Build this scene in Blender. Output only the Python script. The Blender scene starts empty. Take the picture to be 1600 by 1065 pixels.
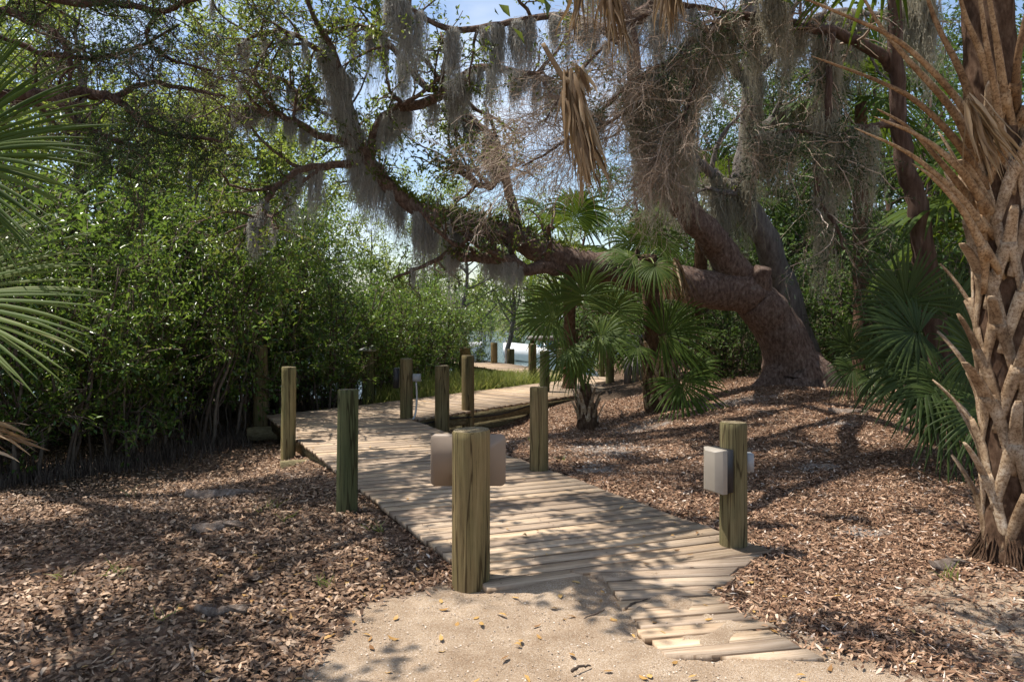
import bpy, math, random
import numpy as np
from mathutils import Vector, Matrix

random.seed(5)
rng = np.random.default_rng(11)
R = math.radians
scene = bpy.context.scene
COL = scene.collection

# ------------------------------------------------------------------ camera, sky, sun, exposure
F, YH, CH = 1200.0, 482.0, 1.75          # focal length in photo pixels, horizon row, eye height
cam_d = bpy.data.cameras.new('camera')
cam = bpy.data.objects.new('camera', cam_d)
COL.objects.link(cam)
cam.location = (0, 0, CH)
cam.rotation_euler = (R(90), 0, 0)
cam_d.sensor_width = 36
cam_d.lens = 36 * F / 1600
cam_d.shift_y = -(532.5 - YH) / 1600
cam_d.clip_start = 0.05
cam_d.clip_end = 3000
scene.camera = cam

SUN_V = Vector((-0.40, 0.10, 0.90)).normalized()
SUN_EL = math.asin(SUN_V.z)
SUN_ROT = math.atan2(SUN_V.x, SUN_V.y)
world = bpy.data.worlds.new('World')
scene.world = world
world.use_nodes = True
wn, wl = world.node_tree.nodes, world.node_tree.links
wn.clear()
w_out = wn.new('ShaderNodeOutputWorld')
w_bg = wn.new('ShaderNodeBackground')
w_bg.inputs['Strength'].default_value = 0.13
w_sky = wn.new('ShaderNodeTexSky')
w_sky.sky_type = 'NISHITA'
w_sky.sun_disc = False
w_sky.sun_elevation = SUN_EL
w_sky.sun_rotation = SUN_ROT
w_tc = wn.new('ShaderNodeTexCoord')
w_map = wn.new('ShaderNodeMapping')
w_map.inputs['Scale'].default_value = (1.6, 1.6, 4.5)
w_noise = wn.new('ShaderNodeTexNoise')
w_noise.inputs['Scale'].default_value = 1.5
w_noise.inputs['Detail'].default_value = 8
w_ramp = wn.new('ShaderNodeValToRGB')
w_ramp.color_ramp.elements[0].position = 0.49
w_ramp.color_ramp.elements[1].position = 0.74
w_mix = wn.new('ShaderNodeMix')
w_mix.data_type = 'RGBA'
w_mix.inputs['B'].default_value = (5.2, 5.6, 6.2, 1)
wl.new(w_tc.outputs['Generated'], w_map.inputs['Vector'])
wl.new(w_map.outputs['Vector'], w_noise.inputs['Vector'])
wl.new(w_noise.outputs['Fac'], w_ramp.inputs['Fac'])
wl.new(w_ramp.outputs['Color'], w_mix.inputs['Factor'])
wl.new(w_sky.outputs['Color'], w_mix.inputs['A'])
wl.new(w_mix.outputs['Result'], w_bg.inputs['Color'])
wl.new(w_bg.outputs['Background'], w_out.inputs['Surface'])

sun_d = bpy.data.lights.new('sun', 'SUN')
sun_d.energy = 5.0
sun_d.angle = R(0.45)
sun_d.color = (1.0, 0.94, 0.85)
sun = bpy.data.objects.new('sun', sun_d)
COL.objects.link(sun)
sun.rotation_euler = SUN_V.to_track_quat('Z', 'Y').to_euler()
sun.location = (-4, 1, 20)

vs = scene.view_settings
vs.view_transform = 'Standard'
vs.look = 'None'
vs.gamma = 1
vs.exposure = 0.6
cy = scene.cycles
cy.max_bounces = 6
cy.diffuse_bounces = 3
cy.glossy_bounces = 2
cy.transmission_bounces = 4
cy.transparent_max_bounces = 4
cy.use_adaptive_sampling = True
cy.adaptive_threshold = 0.02
cy.caustics_reflective = False
cy.caustics_refractive = False


# ------------------------------------------------------------------ helpers: placing
def P(px, py, Y):
    """World point seen at photo pixel (px, py) at depth Y."""
    return np.array([(px - 800) / F * Y, Y, CH - (py - YH) / F * Y])


def sstep(a, b, x):
    t = np.clip((np.asarray(x, float) - a) / (b - a), 0, 1)
    return t * t * (3 - 2 * t)


def gz(x, y):
    """Ground height."""
    x = np.asarray(x, float)
    y = np.asarray(y, float)
    z = 0.46 * sstep(1.0, 4.8, x) * sstep(6.0, 12.5, y)
    z = z - 0.36 * sstep(-1.3, -4.2, x) * sstep(6.2, 9.8, y)
    z = z - 0.36 * np.exp(-((x + 0.1) ** 2 / 2.0 + (y - 12.8) ** 2 / 4.0))
    z = z - 0.55 * sstep(16.5, 24.0, y) * sstep(4.5, 1.5, x)
    z = z - 0.9 * sstep(20.0, 30.0, y) * sstep(14, 4, x)
    z = z - 1.6 * sstep(30.0, 60.0, y)
    dst = (x + 0.13) * 0.352 - (y - 4.68) * 0.935          # sand banked up against the first board
    alo = (x + 0.13) * 0.935 + (y - 4.68) * 0.352
    z = z + 0.034 * np.exp(-(dst / 0.32) ** 2) * sstep(-0.5, 0.3, alo) * sstep(2.6, 1.9, alo)
    z = z + 0.018 * np.sin(x * 2.1 + 1.3 * np.sin(y * 1.3)) + 0.014 * np.sin(y * 3.1 + x * 1.7) * sstep(2, 7, np.abs(x - .4) + 3)
    return z


# ------------------------------------------------------------------ helpers: meshes
class MB:
    def __init__(self):
        self.V, self.L, self.S, self.M, self.n = [], [], [], [], 0
        self.att = {}

    def add(self, v, f, mat=0, **att):
        v = np.asarray(v, np.float32).reshape(-1, 3)
        f = np.asarray(f, np.int64)
        if len(v) == 0 or f.size == 0:
            return self
        self.V.append(v)
        self.L.append((f + self.n).ravel())
        self.S.append(np.full(len(f), f.shape[1]))
        self.M.append(np.full(len(f), mat))
        for k, a in att.items():
            self.att.setdefault(k, []).append(np.asarray(a, np.float32))
        self.n += len(v)
        return self

    def build(self, name, mats, parent=None, smooth=False, loc=None, link=True):
        me = bpy.data.meshes.new(name)
        V = np.concatenate(self.V)
        L = np.concatenate(self.L)
        S = np.concatenate(self.S)
        M = np.concatenate(self.M)
        if loc is not None:
            V = V - np.asarray(loc, np.float32)
        me.vertices.add(len(V))
        me.vertices.foreach_set('co', V.ravel())
        me.loops.add(len(L))
        me.loops.foreach_set('vertex_index', L.astype(np.int32))
        me.polygons.add(len(S))
        me.polygons.foreach_set('loop_start', (np.cumsum(S) - S).astype(np.int32))
        me.polygons.foreach_set('material_index', M.astype(np.int32))
        if smooth:
            me.polygons.foreach_set('use_smooth', np.ones(len(S), bool))
        me.update(calc_edges=True)
        for k, a in self.att.items():
            a = np.concatenate(a)
            if a.ndim == 1:
                at = me.attributes.new(k, 'FLOAT', 'POINT')
                at.data.foreach_set('value', a)
            else:
                at = me.attributes.new(k, 'FLOAT_VECTOR', 'POINT')
                at.data.foreach_set('vector', a.ravel())
        for m in (mats if isinstance(mats, (list, tuple)) else [mats]):
            me.materials.append(m)
        ob = bpy.data.objects.new(name, me)
        if link:
            COL.objects.link(ob)
        if loc is not None:
            ob.location = loc
        if parent is not None:
            ob.parent = parent
            if loc is None:
                ob.matrix_parent_inverse = Matrix.Translation(parent.location).inverted() if parent.location.length else Matrix()
        return ob


def tag(o, label=None, cat=None, group=None, kind=None):
    if label: o['label'] = label
    if cat: o['category'] = cat
    if group: o['group'] = group
    if kind: o['kind'] = kind
    return o


def empty(name, loc=(0, 0, 0), label=None, cat=None, group=None, rz=0):
    o = bpy.data.objects.new(name, None)
    COL.objects.link(o)
    o.location = [float(a) for a in loc]
    o.rotation_euler = (0, 0, rz)
    o.empty_display_size = 0.2
    return tag(o, label, cat, group)


def copy_tree(o, parent=None):
    c = o.copy()
    COL.objects.link(c)
    if parent is not None:
        c.parent = parent
    for ch in list(o.children):
        copy_tree(ch, c)
    return c


def nrm(v):
    return v / np.maximum(np.linalg.norm(v, axis=-1, keepdims=True), 1e-9)


def randv(n):
    return nrm(rng.normal(size=(n, 3)))


def resample(pts, n):
    """Smooth resampling of a polyline (any number of columns) with Catmull-Rom."""
    p = np.asarray(pts, float)
    q = np.vstack([2 * p[0] - p[1], p, 2 * p[-1] - p[-2]])
    m = len(p) - 1
    t = np.linspace(0, m - 1e-6, n)
    i = t.astype(int)
    u = (t - i)[:, None]
    a, b, c, d = q[i], q[i + 1], q[i + 2], q[i + 3]
    return 0.5 * ((2 * b) + (c - a) * u + (2 * a - 5 * b + 4 * c - d) * u ** 2 + (3 * b - a - 3 * c + d) * u ** 3)


def tubes(mb, Pn, rad, sides=5, mat=0, cap=True, lump=0.0):
    """Batch of tubes. Pn [B,N,3], rad [B,N]."""
    Pn = np.asarray(Pn, float)
    rad = np.asarray(rad, float)
    B, N, _ = Pn.shape
    T = nrm(np.gradient(Pn, axis=1))
    ref = np.cross(T[:, 0], rng.normal(size=(B, 3)))
    ref = nrm(ref)
    U = np.zeros_like(Pn)
    u = ref
    for i in range(N):
        u = nrm(u - (u * T[:, i]).sum(-1, keepdims=True) * T[:, i])
        U[:, i] = u
    W = np.cross(T, U)
    a = np.arange(sides) * 2 * math.pi / sides
    ca, sa = np.cos(a), np.sin(a)
    ring = U[:, :, None, :] * ca[None, None, :, None] + W[:, :, None, :] * sa[None, None, :, None]
    rr = rad[:, :, None, None]
    if lump:
        rr = rr * (1 + lump * rng.normal(size=(B, N, sides, 1)))
    V = Pn[:, :, None, :] + ring * rr
    idx = np.arange(B * N * sides).reshape(B, N, sides)
    nx = np.roll(idx, -1, axis=2)
    f = np.stack([idx[:, :-1], nx[:, :-1], nx[:, 1:], idx[:, 1:]], -1).reshape(-1, 4)
    mb.add(V.reshape(-1, 3), f, mat)
    if cap and sides > 3:
        for b in range(B):
            base = mb.n - B * N * sides
            for row, rev in ((0, True), (N - 1, False)):
                ff = base + idx[b, row]
                if rev: ff = ff[::-1]
                mb.L.append(ff.copy())
                mb.S.append(np.array([sides]))
                mb.M.append(np.array([mat]))
    return mb


def sweep(mb, path, w, t, side, sides=8, mat=0):
    """One flattened tube: half width w[i] along the side vector, half thickness t[i]."""
    path = np.asarray(path, float)
    n = len(path)
    T = nrm(np.gradient(path, axis=0))
    S = np.asarray(side, float)
    S = np.broadcast_to(S, path.shape)
    S = nrm(S - (S * T).sum(-1, keepdims=True) * T)
    Nn = np.cross(T, S)
    a = np.arange(sides) * 2 * math.pi / sides
    V = path[:, None] + S[:, None] * (np.cos(a)[None, :, None] * np.asarray(w)[:, None, None]) + Nn[:, None] * (np.sin(a)[None, :, None] * np.asarray(t)[:, None, None])
    idx = np.arange(n * sides).reshape(n, sides)
    nx = np.roll(idx, -1, axis=1)
    f = np.stack([idx[:-1], nx[:-1], nx[1:], idx[1:]], -1).reshape(-1, 4)
    mb.add(V.reshape(-1, 3), f, mat)
    base = mb.n - n * sides
    mb.L.append(base + idx[-1]); mb.S.append(np.array([sides])); mb.M.append(np.array([mat]))
    mb.L.append(base + idx[0][::-1]); mb.S.append(np.array([sides])); mb.M.append(np.array([mat]))
    return mb


def ribbons(mb, Pn, w, mat=0):
    """Batch of thin strips. Pn [B,N,3], w [B,N] (full width)."""
    B, N, _ = Pn.shape
    T = nrm(np.gradient(Pn, axis=1))
    side = nrm(np.cross(T, np.broadcast_to(randv(B)[:, None], T.shape)))
    V = np.stack([Pn - side * w[..., None] / 2, Pn + side * w[..., None] / 2], 2)
    idx = np.arange(B * N * 2).reshape(B, N, 2)
    f = np.stack([idx[:, :-1, 0], idx[:, :-1, 1], idx[:, 1:, 1], idx[:, 1:, 0]], -1).reshape(-1, 4)
    mb.add(V.reshape(-1, 3), f, mat)
    return mb


def leaves(mb, pos, d, up, ln, wd, mat=0, fold=0.25, curl=0.15):
    """Batch of folded six-point leaves: two quads and two triangles each."""
    B = len(pos)
    d = nrm(d)
    s = nrm(np.cross(d, up))
    u = np.cross(s, d)
    ln = np.broadcast_to(np.asarray(ln, float), (B,))[:, None]
    wd = np.broadcast_to(np.asarray(wd, float), (B,))[:, None]
    mid = pos + d * ln * 0.5
    tip = pos + d * ln - u * ln * curl
    l = mid + s * wd * 0.5 + u * wd * fold
    r = mid - s * wd * 0.5 + u * wd * fold
    V = np.stack([pos, r, tip, l], 1).reshape(-1, 3)
    i = np.arange(B)[:, None] * 4
    f = np.concatenate([i + np.array([[0, 1, 2]]), i + np.array([[0, 2, 3]])], 0)
    mb.add(V, f, mat)
    return mb


def spawn(Pn, rad, k, length, ang, wig, trop, M=6, tmin=0.25, tmax=1.0, rs=0.6):
    """k side shoots for every path in a batch."""
    Pn = np.asarray(Pn, float)
    rad = np.asarray(rad, float)
    B, N, _ = Pn.shape
    b = np.repeat(np.arange(B), k)
    n = len(b)
    t = rng.uniform(tmin, tmax, n) * (N - 1.001)
    i = t.astype(int)
    u = (t - i)[:, None]
    p = Pn[b, i] * (1 - u) + Pn[b, i + 1] * u
    r0 = rad[b, i] * rs
    T = nrm(Pn[b, i + 1] - Pn[b, i])
    side = nrm(np.cross(T, rng.normal(size=(n, 3))))
    a = np.radians(rng.normal(ang[0], ang[1], n))[:, None]
    d = nrm(np.cos(a) * T + np.sin(a) * side + np.asarray(trop))
    L = rng.uniform(length[0], length[1], n)[:, None] / (M - 1)
    out = [p]
    for m in range(M - 1):
        d = nrm(d + rng.normal(size=(n, 3)) * wig + np.asarray(trop) * 0.3)
        p = p + d * L
        out.append(p)
    Q = np.stack(out, 1)
    q = r0[:, None] * np.linspace(1, 0.35, M)[None]
    return Q, q


def leaf_clusters(mb, Q, per, ln, wd, spread=0.05, mat=0, tmin=0.2, flat=0.6, hang=0.0):
    """per leaves on each twig of a batch."""
    B, N, _ = Q.shape
    b = np.repeat(np.arange(B), per)
    n = len(b)
    t = rng.uniform(tmin, 1, n) * (N - 1.001)
    i = t.astype(int)
    u = (t - i)[:, None]
    p = Q[b, i] * (1 - u) + Q[b, i + 1] * u + rng.normal(size=(n, 3)) * spread
    T = nrm(Q[b, i + 1] - Q[b, i])
    d = nrm(T * 0.6 + randv(n) + np.array([0, 0, 0.15 - hang]))
    up = nrm(randv(n) * (1 - flat) + np.array([-0.15, -0.1, 1]) * flat)
    leaves(mb, p, d, up, rng.uniform(ln[0], ln[1], n), rng.uniform(wd[0], wd[1], n), mat)
    return mb


def box_pts(c, sx, sy, sz, rz=0.0):
    v = np.array([[x, y, z] for z in (-.5, .5) for y in (-.5, .5) for x in (-.5, .5)]) * [sx, sy, sz]
    c_, s_ = math.cos(rz), math.sin(rz)
    v = np.stack([v[:, 0] * c_ - v[:, 1] * s_, v[:, 0] * s_ + v[:, 1] * c_, v[:, 2]], 1)
    f = [[0, 2, 3, 1], [4, 5, 7, 6], [0, 1, 5, 4], [2, 6, 7, 3], [0, 4, 6, 2], [1, 3, 7, 5]]
    return v + np.asarray(c, float), f


def beam(mb, a, b, w, h, mat=0):
    """Horizontal-ish square timber from a to b (top centre line)."""
    a, b = np.asarray(a, float), np.asarray(b, float)
    d = b - a
    s = nrm(np.cross(d, [0, 0, 1.0])) * w / 2
    dn = np.array([0, 0, -h])
    v = [a - s, a + s, b + s, b - s, a - s + dn, a + s + dn, b + s + dn, b - s + dn]
    f = [[0, 1, 2, 3], [4, 7, 6, 5], [0, 4, 5, 1], [1, 5, 6, 2], [2, 6, 7, 3], [3, 7, 4, 0]]
    mb.add(v, f, mat)


def prism(mb, poly, z0, z1, mat=0, **att):
    """Vertical prism over a 2-D polygon; z1 may be an array (top heights)."""
    poly = np.asarray(poly, float)
    n = len(poly)
    v = np.zeros((2 * n, 3))
    v[:n, :2] = poly; v[n:, :2] = poly
    v[:n, 2] = z0; v[n:, 2] = z1
    mb.add(v, [[i, (i + 1) % n, n + (i + 1) % n, n + i] for i in range(n)], mat, **att)
    base = mb.n - 2 * n
    mb.L.append(base + n + np.arange(n)); mb.S.append(np.array([n])); mb.M.append(np.array([mat]))
    mb.L.append(base + np.arange(n)[::-1]); mb.S.append(np.array([n])); mb.M.append(np.array([mat]))


# ------------------------------------------------------------------ helpers: materials
def new_mat(name):
    m = bpy.data.materials.new(name)
    m.use_nodes = True
    m.node_tree.nodes.clear()
    return m, m.node_tree.nodes, m.node_tree.links


def c4(c):
    return (c[0], c[1], c[2], 1)


def ramp_node(N, stops, interp='LINEAR'):
    r = N.new('ShaderNodeValToRGB')
    r.color_ramp.interpolation = interp
    e = r.color_ramp.elements
    while len(e) < len(stops): e.new(0.5)
    for k, (p, c) in enumerate(stops):
        e[k].position = p
        e[k].color = c4(c)
    return r


def noise_node(N, L, src, scale, detail=4, rough=0.55, stretch=None):
    n = N.new('ShaderNodeTexNoise')
    n.inputs['Scale'].default_value = scale
    n.inputs['Detail'].default_value = detail
    n.inputs['Roughness'].default_value = rough
    if stretch is not None:
        mp = N.new('ShaderNodeMapping')
        mp.inputs['Scale'].default_value = stretch
        L.new(src, mp.inputs['Vector'])
        src = mp.outputs['Vector']
    L.new(src, n.inputs['Vector'])
    return n


def mixc(N, L, fac, a, b, mode='MIX'):
    m = N.new('ShaderNodeMix')
    m.data_type = 'RGBA'
    m.blend_type = mode
    for s, v in (('Factor', fac), ('A', a), ('B', b)):
        if isinstance(v, (int, float)): m.inputs[s].default_value = v
        elif isinstance(v, tuple): m.inputs[s].default_value = c4(v)
        else: L.new(v, m.inputs[s])
    return m.outputs['Result']


def finish(N, L, color, rough=0.8, bump=None, bump_d=0.01, spec=0.3, metal=0.0, bump_s=0.6):
    o = N.new('ShaderNodeOutputMaterial')
    p = N.new('ShaderNodeBsdfPrincipled')
    if isinstance(color, tuple): p.inputs['Base Color'].default_value = c4(color)
    else: L.new(color, p.inputs['Base Color'])
    p.inputs['Roughness'].default_value = rough
    p.inputs['Specular IOR Level'].default_value = spec
    p.inputs['Metallic'].default_value = metal
    if bump is not None:
        b = N.new('ShaderNodeBump')
        b.inputs['Strength'].default_value = bump_s
        b.inputs['Distance'].default_value = bump_d
        L.new(bump, b.inputs['Height'])
        L.new(b.outputs['Normal'], p.inputs['Normal'])
    L.new(p.outputs['BSDF'], o.inputs['Surface'])
    return p


def leaf_mat(name, stops, trans=(0.25, 0.35, 0.06), tfac=0.35, rough=0.38, spec=0.5):
    m, N, L = new_mat(name)
    g = N.new('ShaderNodeNewGeometry')
    r = ramp_node(N, stops)
    L.new(g.outputs['Random Per Island'], r.inputs['Fac'])
    p = N.new('ShaderNodeBsdfPrincipled')
    p.inputs['Roughness'].default_value = rough
    p.inputs['Specular IOR Level'].default_value = spec
    L.new(r.outputs['Color'], p.inputs['Base Color'])
    t = N.new('ShaderNodeBsdfTranslucent')
    tc = mixc(N, L, 0.6, r.outputs['Color'], trans)
    L.new(tc, t.inputs['Color'])
    mx = N.new('ShaderNodeMixShader')
    mx.inputs['Fac'].default_value = tfac
    o = N.new('ShaderNodeOutputMaterial')
    L.new(p.outputs['BSDF'], mx.inputs[1])
    L.new(t.outputs['BSDF'], mx.inputs[2])
    L.new(mx.outputs['Shader'], o.inputs['Surface'])
    return m


def island_mat(name, stops, rough=0.8, spec=0.2, nscale=None):
    m, N, L = new_mat(name)
    g = N.new('ShaderNodeNewGeometry')
    r = ramp_node(N, stops)
    L.new(g.outputs['Random Per Island'], r.inputs['Fac'])
    col = r.outputs['Color']
    if nscale:
        tc = N.new('ShaderNodeTexCoord')
        n = noise_node(N, L, tc.outputs['Object'], nscale, 3)
        rr = ramp_node(N, [(0.3, (0.6, 0.6, 0.6)), (0.7, (1.15, 1.15, 1.15))])
        L.new(n.outputs['Fac'], rr.inputs['Fac'])
        col = mixc(N, L, 1.0, col, rr.outputs['Color'], 'MULTIPLY')
    finish(N, L, col, rough, spec=spec)
    return m


def bark_mat(name, dark, mid, light, scale=14, stretch=(1, 1, 0.25), lichen=None, bd=0.02):
    m, N, L = new_mat(name)
    tc = N.new('ShaderNodeTexCoord')
    n1 = noise_node(N, L, tc.outputs['Object'], scale, 6, 0.65, stretch)
    vo = N.new('ShaderNodeTexVoronoi')
    vo.inputs['Scale'].default_value = scale * 1.6
    mp = N.new('ShaderNodeMapping'); mp.inputs['Scale'].default_value = stretch
    ad = N.new('ShaderNodeVectorMath'); ad.operation = 'ADD'
    L.new(tc.outputs['Object'], mp.inputs['Vector'])
    L.new(mp.outputs['Vector'], ad.inputs[0]); L.new(n1.outputs['Color'], ad.inputs[1])
    L.new(ad.outputs['Vector'], vo.inputs['Vector'])
    r = ramp_node(N, [(0.3, dark), (0.52, mid), (0.72, light)])
    L.new(n1.outputs['Fac'], r.inputs['Fac'])
    rv = ramp_node(N, [(0.0, (0.55, 0.55, 0.55)), (0.5, (1.1, 1.1, 1.1))])
    L.new(vo.outputs['Distance'], rv.inputs['Fac'])
    col = mixc(N, L, 0.8, r.outputs['Color'], rv.outputs['Color'], 'MULTIPLY')
    if lichen:
        n2 = noise_node(N, L, tc.outputs['Object'], 5.0, 5, 0.7)
        r2 = ramp_node(N, [(0.58, (0, 0, 0)), (0.72, (0.7, 0.7, 0.7))])
        L.new(n2.outputs['Fac'], r2.inputs['Fac'])
        col = mixc(N, L, r2.outputs['Color'], col, lichen)
    mm = N.new('ShaderNodeMath'); mm.operation = 'ADD'
    L.new(n1.outputs['Fac'], mm.inputs[0]); L.new(vo.outputs['Distance'], mm.inputs[1])
    finish(N, L, col, 0.9, mm.outputs[0], bd, 0.15, bump_s=0.9)
    return m


def plain_mat(name, col, rough=0.5, metal=0.0, spec=0.4, var=0.15, nscale=8):
    m, N, L = new_mat(name)
    tc = N.new('ShaderNodeTexCoord')
    n = noise_node(N, L, tc.outputs['Object'], nscale, 5)
    a = tuple(c * (1 - var) for c in col)
    b = tuple(min(1, c * (1 + var)) for c in col)
    r = ramp_node(N, [(0.3, a), (0.7, b)])
    L.new(n.outputs['Fac'], r.inputs['Fac'])
    finish(N, L, r.outputs['Color'], rough, spec=spec, metal=metal)
    return m


M = {}
M['mangrove'] = leaf_mat('mangrove leaf', [(0, (0.035, 0.08, 0.016)), (0.4, (0.072, 0.14, 0.027)), (0.75, (0.125, 0.2, 0.037)), (0.96, (0.19, 0.24, 0.045)), (1, (0.3, 0.24, 0.05))], (0.28, 0.42, 0.06), 0.36, 0.3)
M['oak_leaf'] = leaf_mat('oak leaf', [(0, (0.035, 0.06, 0.015)), (0.5, (0.07, 0.11, 0.022)), (0.9, (0.12, 0.16, 0.035)), (1, (0.2, 0.16, 0.05))], (0.28, 0.34, 0.05), 0.42, 0.42)
M['tall_leaf'] = leaf_mat('tree leaf', [(0, (0.07, 0.12, 0.022)), (0.5, (0.13, 0.19, 0.035)), (0.9, (0.2, 0.25, 0.05)), (1, (0.26, 0.23, 0.06))], (0.42, 0.5, 0.08), 0.5, 0.4)
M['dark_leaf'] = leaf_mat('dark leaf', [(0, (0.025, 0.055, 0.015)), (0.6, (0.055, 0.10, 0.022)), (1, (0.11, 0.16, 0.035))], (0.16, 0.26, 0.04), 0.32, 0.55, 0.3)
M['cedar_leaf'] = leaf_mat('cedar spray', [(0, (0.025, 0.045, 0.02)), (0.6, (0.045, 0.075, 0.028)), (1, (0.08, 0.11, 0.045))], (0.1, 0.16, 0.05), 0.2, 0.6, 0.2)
M['far_leaf'] = leaf_mat('far leaf', [(0, (0.07, 0.11, 0.04)), (0.6, (0.11, 0.16, 0.06)), (1, (0.17, 0.22, 0.09))], (0.25, 0.32, 0.1), 0.3, 0.6, 0.2)
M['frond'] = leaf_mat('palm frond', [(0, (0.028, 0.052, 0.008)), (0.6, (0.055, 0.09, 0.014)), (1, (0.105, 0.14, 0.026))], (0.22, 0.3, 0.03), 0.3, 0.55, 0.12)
M['frond_lit'] = leaf_mat('brightly lit palm frond', [(0, (0.04, 0.07, 0.012)), (0.6, (0.075, 0.115, 0.02)), (1, (0.14, 0.17, 0.035))], (0.28, 0.36, 0.04), 0.32, 0.5, 0.2)  # brighter green copy: sunlight on the middle palms put into the colour
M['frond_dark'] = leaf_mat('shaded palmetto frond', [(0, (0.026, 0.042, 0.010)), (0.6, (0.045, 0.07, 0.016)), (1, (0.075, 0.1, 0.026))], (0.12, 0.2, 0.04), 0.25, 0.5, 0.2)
M['frond_pale'] = leaf_mat('top-lit palm frond', [(0, (0.07, 0.11, 0.025)), (0.6, (0.12, 0.16, 0.04)), (1, (0.2, 0.21, 0.08))], (0.34, 0.38, 0.06), 0.3, 0.55, 0.15)  # light falling on the lower left fan is painted in as paler blades
M['dead_frond'] = leaf_mat('dead palm frond', [(0, (0.09, 0.055, 0.03)), (0.45, (0.27, 0.175, 0.09)), (1, (0.50, 0.39, 0.26))], (0.4, 0.27, 0.12), 0.25, 0.6, 0.3)
M['moss'] = leaf_mat('spanish moss', [(0, (0.30, 0.29, 0.265)), (0.5, (0.49, 0.475, 0.44)), (1, (0.66, 0.64, 0.6))], (0.62, 0.6, 0.55), 0.42, 0.9, 0.1)
M['moss_olive'] = leaf_mat('olive spanish moss', [(0, (0.22, 0.20, 0.145)), (0.5, (0.36, 0.33, 0.25)), (1, (0.5, 0.46, 0.36))], (0.48, 0.44, 0.33), 0.4, 0.9, 0.1)
M['fern'] = leaf_mat('fern', [(0, (0.06, 0.1, 0.015)), (1, (0.17, 0.2, 0.035))], (0.3, 0.35, 0.05), 0.35, 0.5)
M['grass'] = leaf_mat('marsh grass', [(0, (0.12, 0.17, 0.03)), (0.6, (0.22, 0.26, 0.055)), (1, (0.4, 0.36, 0.14))], (0.42, 0.46, 0.1), 0.4, 0.5)
M['twig'] = island_mat('twig', [(0, (0.09, 0.06, 0.045)), (0.6, (0.19, 0.14, 0.11)), (1, (0.33, 0.26, 0.21))])
M['dead_twig'] = island_mat('dead twig', [(0, (0.19, 0.14, 0.10)), (0.6, (0.36, 0.275, 0.21)), (1, (0.55, 0.45, 0.37))])
M['stem'] = island_mat('shrub stem', [(0, (0.05, 0.035, 0.025)), (0.7, (0.11, 0.08, 0.06)), (1, (0.2, 0.16, 0.12))], nscale=20)
M['oak_bark'] = bark_mat('oak bark', (0.11, 0.07, 0.054), (0.33, 0.22, 0.172), (0.58, 0.45, 0.375), 24, (1, 1, 0.45), (0.42, 0.36, 0.31), 0.04)
M['grey_bark'] = bark_mat('grey bark', (0.12, 0.10, 0.09), (0.24, 0.21, 0.19), (0.36, 0.33, 0.3), 15, (1, 1, 0.2))
M['cedar_bark'] = bark_mat('cedar bark', (0.07, 0.04, 0.03), (0.16, 0.10, 0.075), (0.27, 0.19, 0.15), 18, (1, 1, 0.12))
M['palm_fibre'] = bark_mat('palm fibre', (0.075, 0.042, 0.025), (0.18, 0.105, 0.065), (0.32, 0.21, 0.14), 24, (1, 1, 0.5), None, 0.02)


def boot_material(name='palm leaf base', tint=None):
    m, N, L = new_mat(name)
    tc = N.new('ShaderNodeTexCoord')
    g = N.new('ShaderNodeNewGeometry')
    oi = N.new('ShaderNodeObjectInfo')
    n = noise_node(N, L, tc.outputs['Object'], 9, 6, 0.65)
    ns = noise_node(N, L, tc.outputs['Object'], 60, 4, 0.7)
    r = ramp_node(N, [(0.3, (0.22, 0.15, 0.09)), (0.5, (0.42, 0.325, 0.22)), (0.7, (0.58, 0.51, 0.41))])
    L.new(n.outputs['Fac'], r.inputs['Fac'])
    r2 = ramp_node(N, [(0.38, (0.3, 0.2, 0.14)), (0.54, (1, 1, 1))])
    L.new(ns.outputs['Fac'], r2.inputs['Fac'])
    col = mixc(N, L, 0.75, r.outputs['Color'], r2.outputs['Color'], 'MULTIPLY')
    r3 = ramp_node(N, [(0, (0.55, 0.47, 0.4)), (1, (1.1, 1.06, 1.02))])
    L.new(oi.outputs['Random'], r3.inputs['Fac'])
    col = mixc(N, L, 1.0, col, r3.outputs['Color'], 'MULTIPLY')
    if tint: col = mixc(N, L, 1.0, col, tint, 'MULTIPLY')
    finish(N, L, col, 0.75, ns.outputs['Fac'], 0.006, 0.25)
    return m


M['boot'] = boot_material()
M['old_stalk'] = boot_material('old palm stalk', (0.72, 0.62, 0.5))
M['grey_stub'] = bark_mat('grey split palm stub', (0.12, 0.085, 0.065), (0.26, 0.2, 0.16), (0.42, 0.35, 0.3), 30, (1, 0.3, 1), None, .006)
M['stalk'] = island_mat('old leaf stalk', [(0, (0.13, 0.085, 0.05)), (0.5, (0.22, 0.145, 0.075)), (1, (0.30, 0.235, 0.17))], 0.7, 0.2, 70)
M['green_stalk'] = island_mat('green leaf stalk', [(0, (0.09, 0.12, 0.03)), (1, (0.16, 0.18, 0.05))], 0.45, 0.4)


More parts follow.
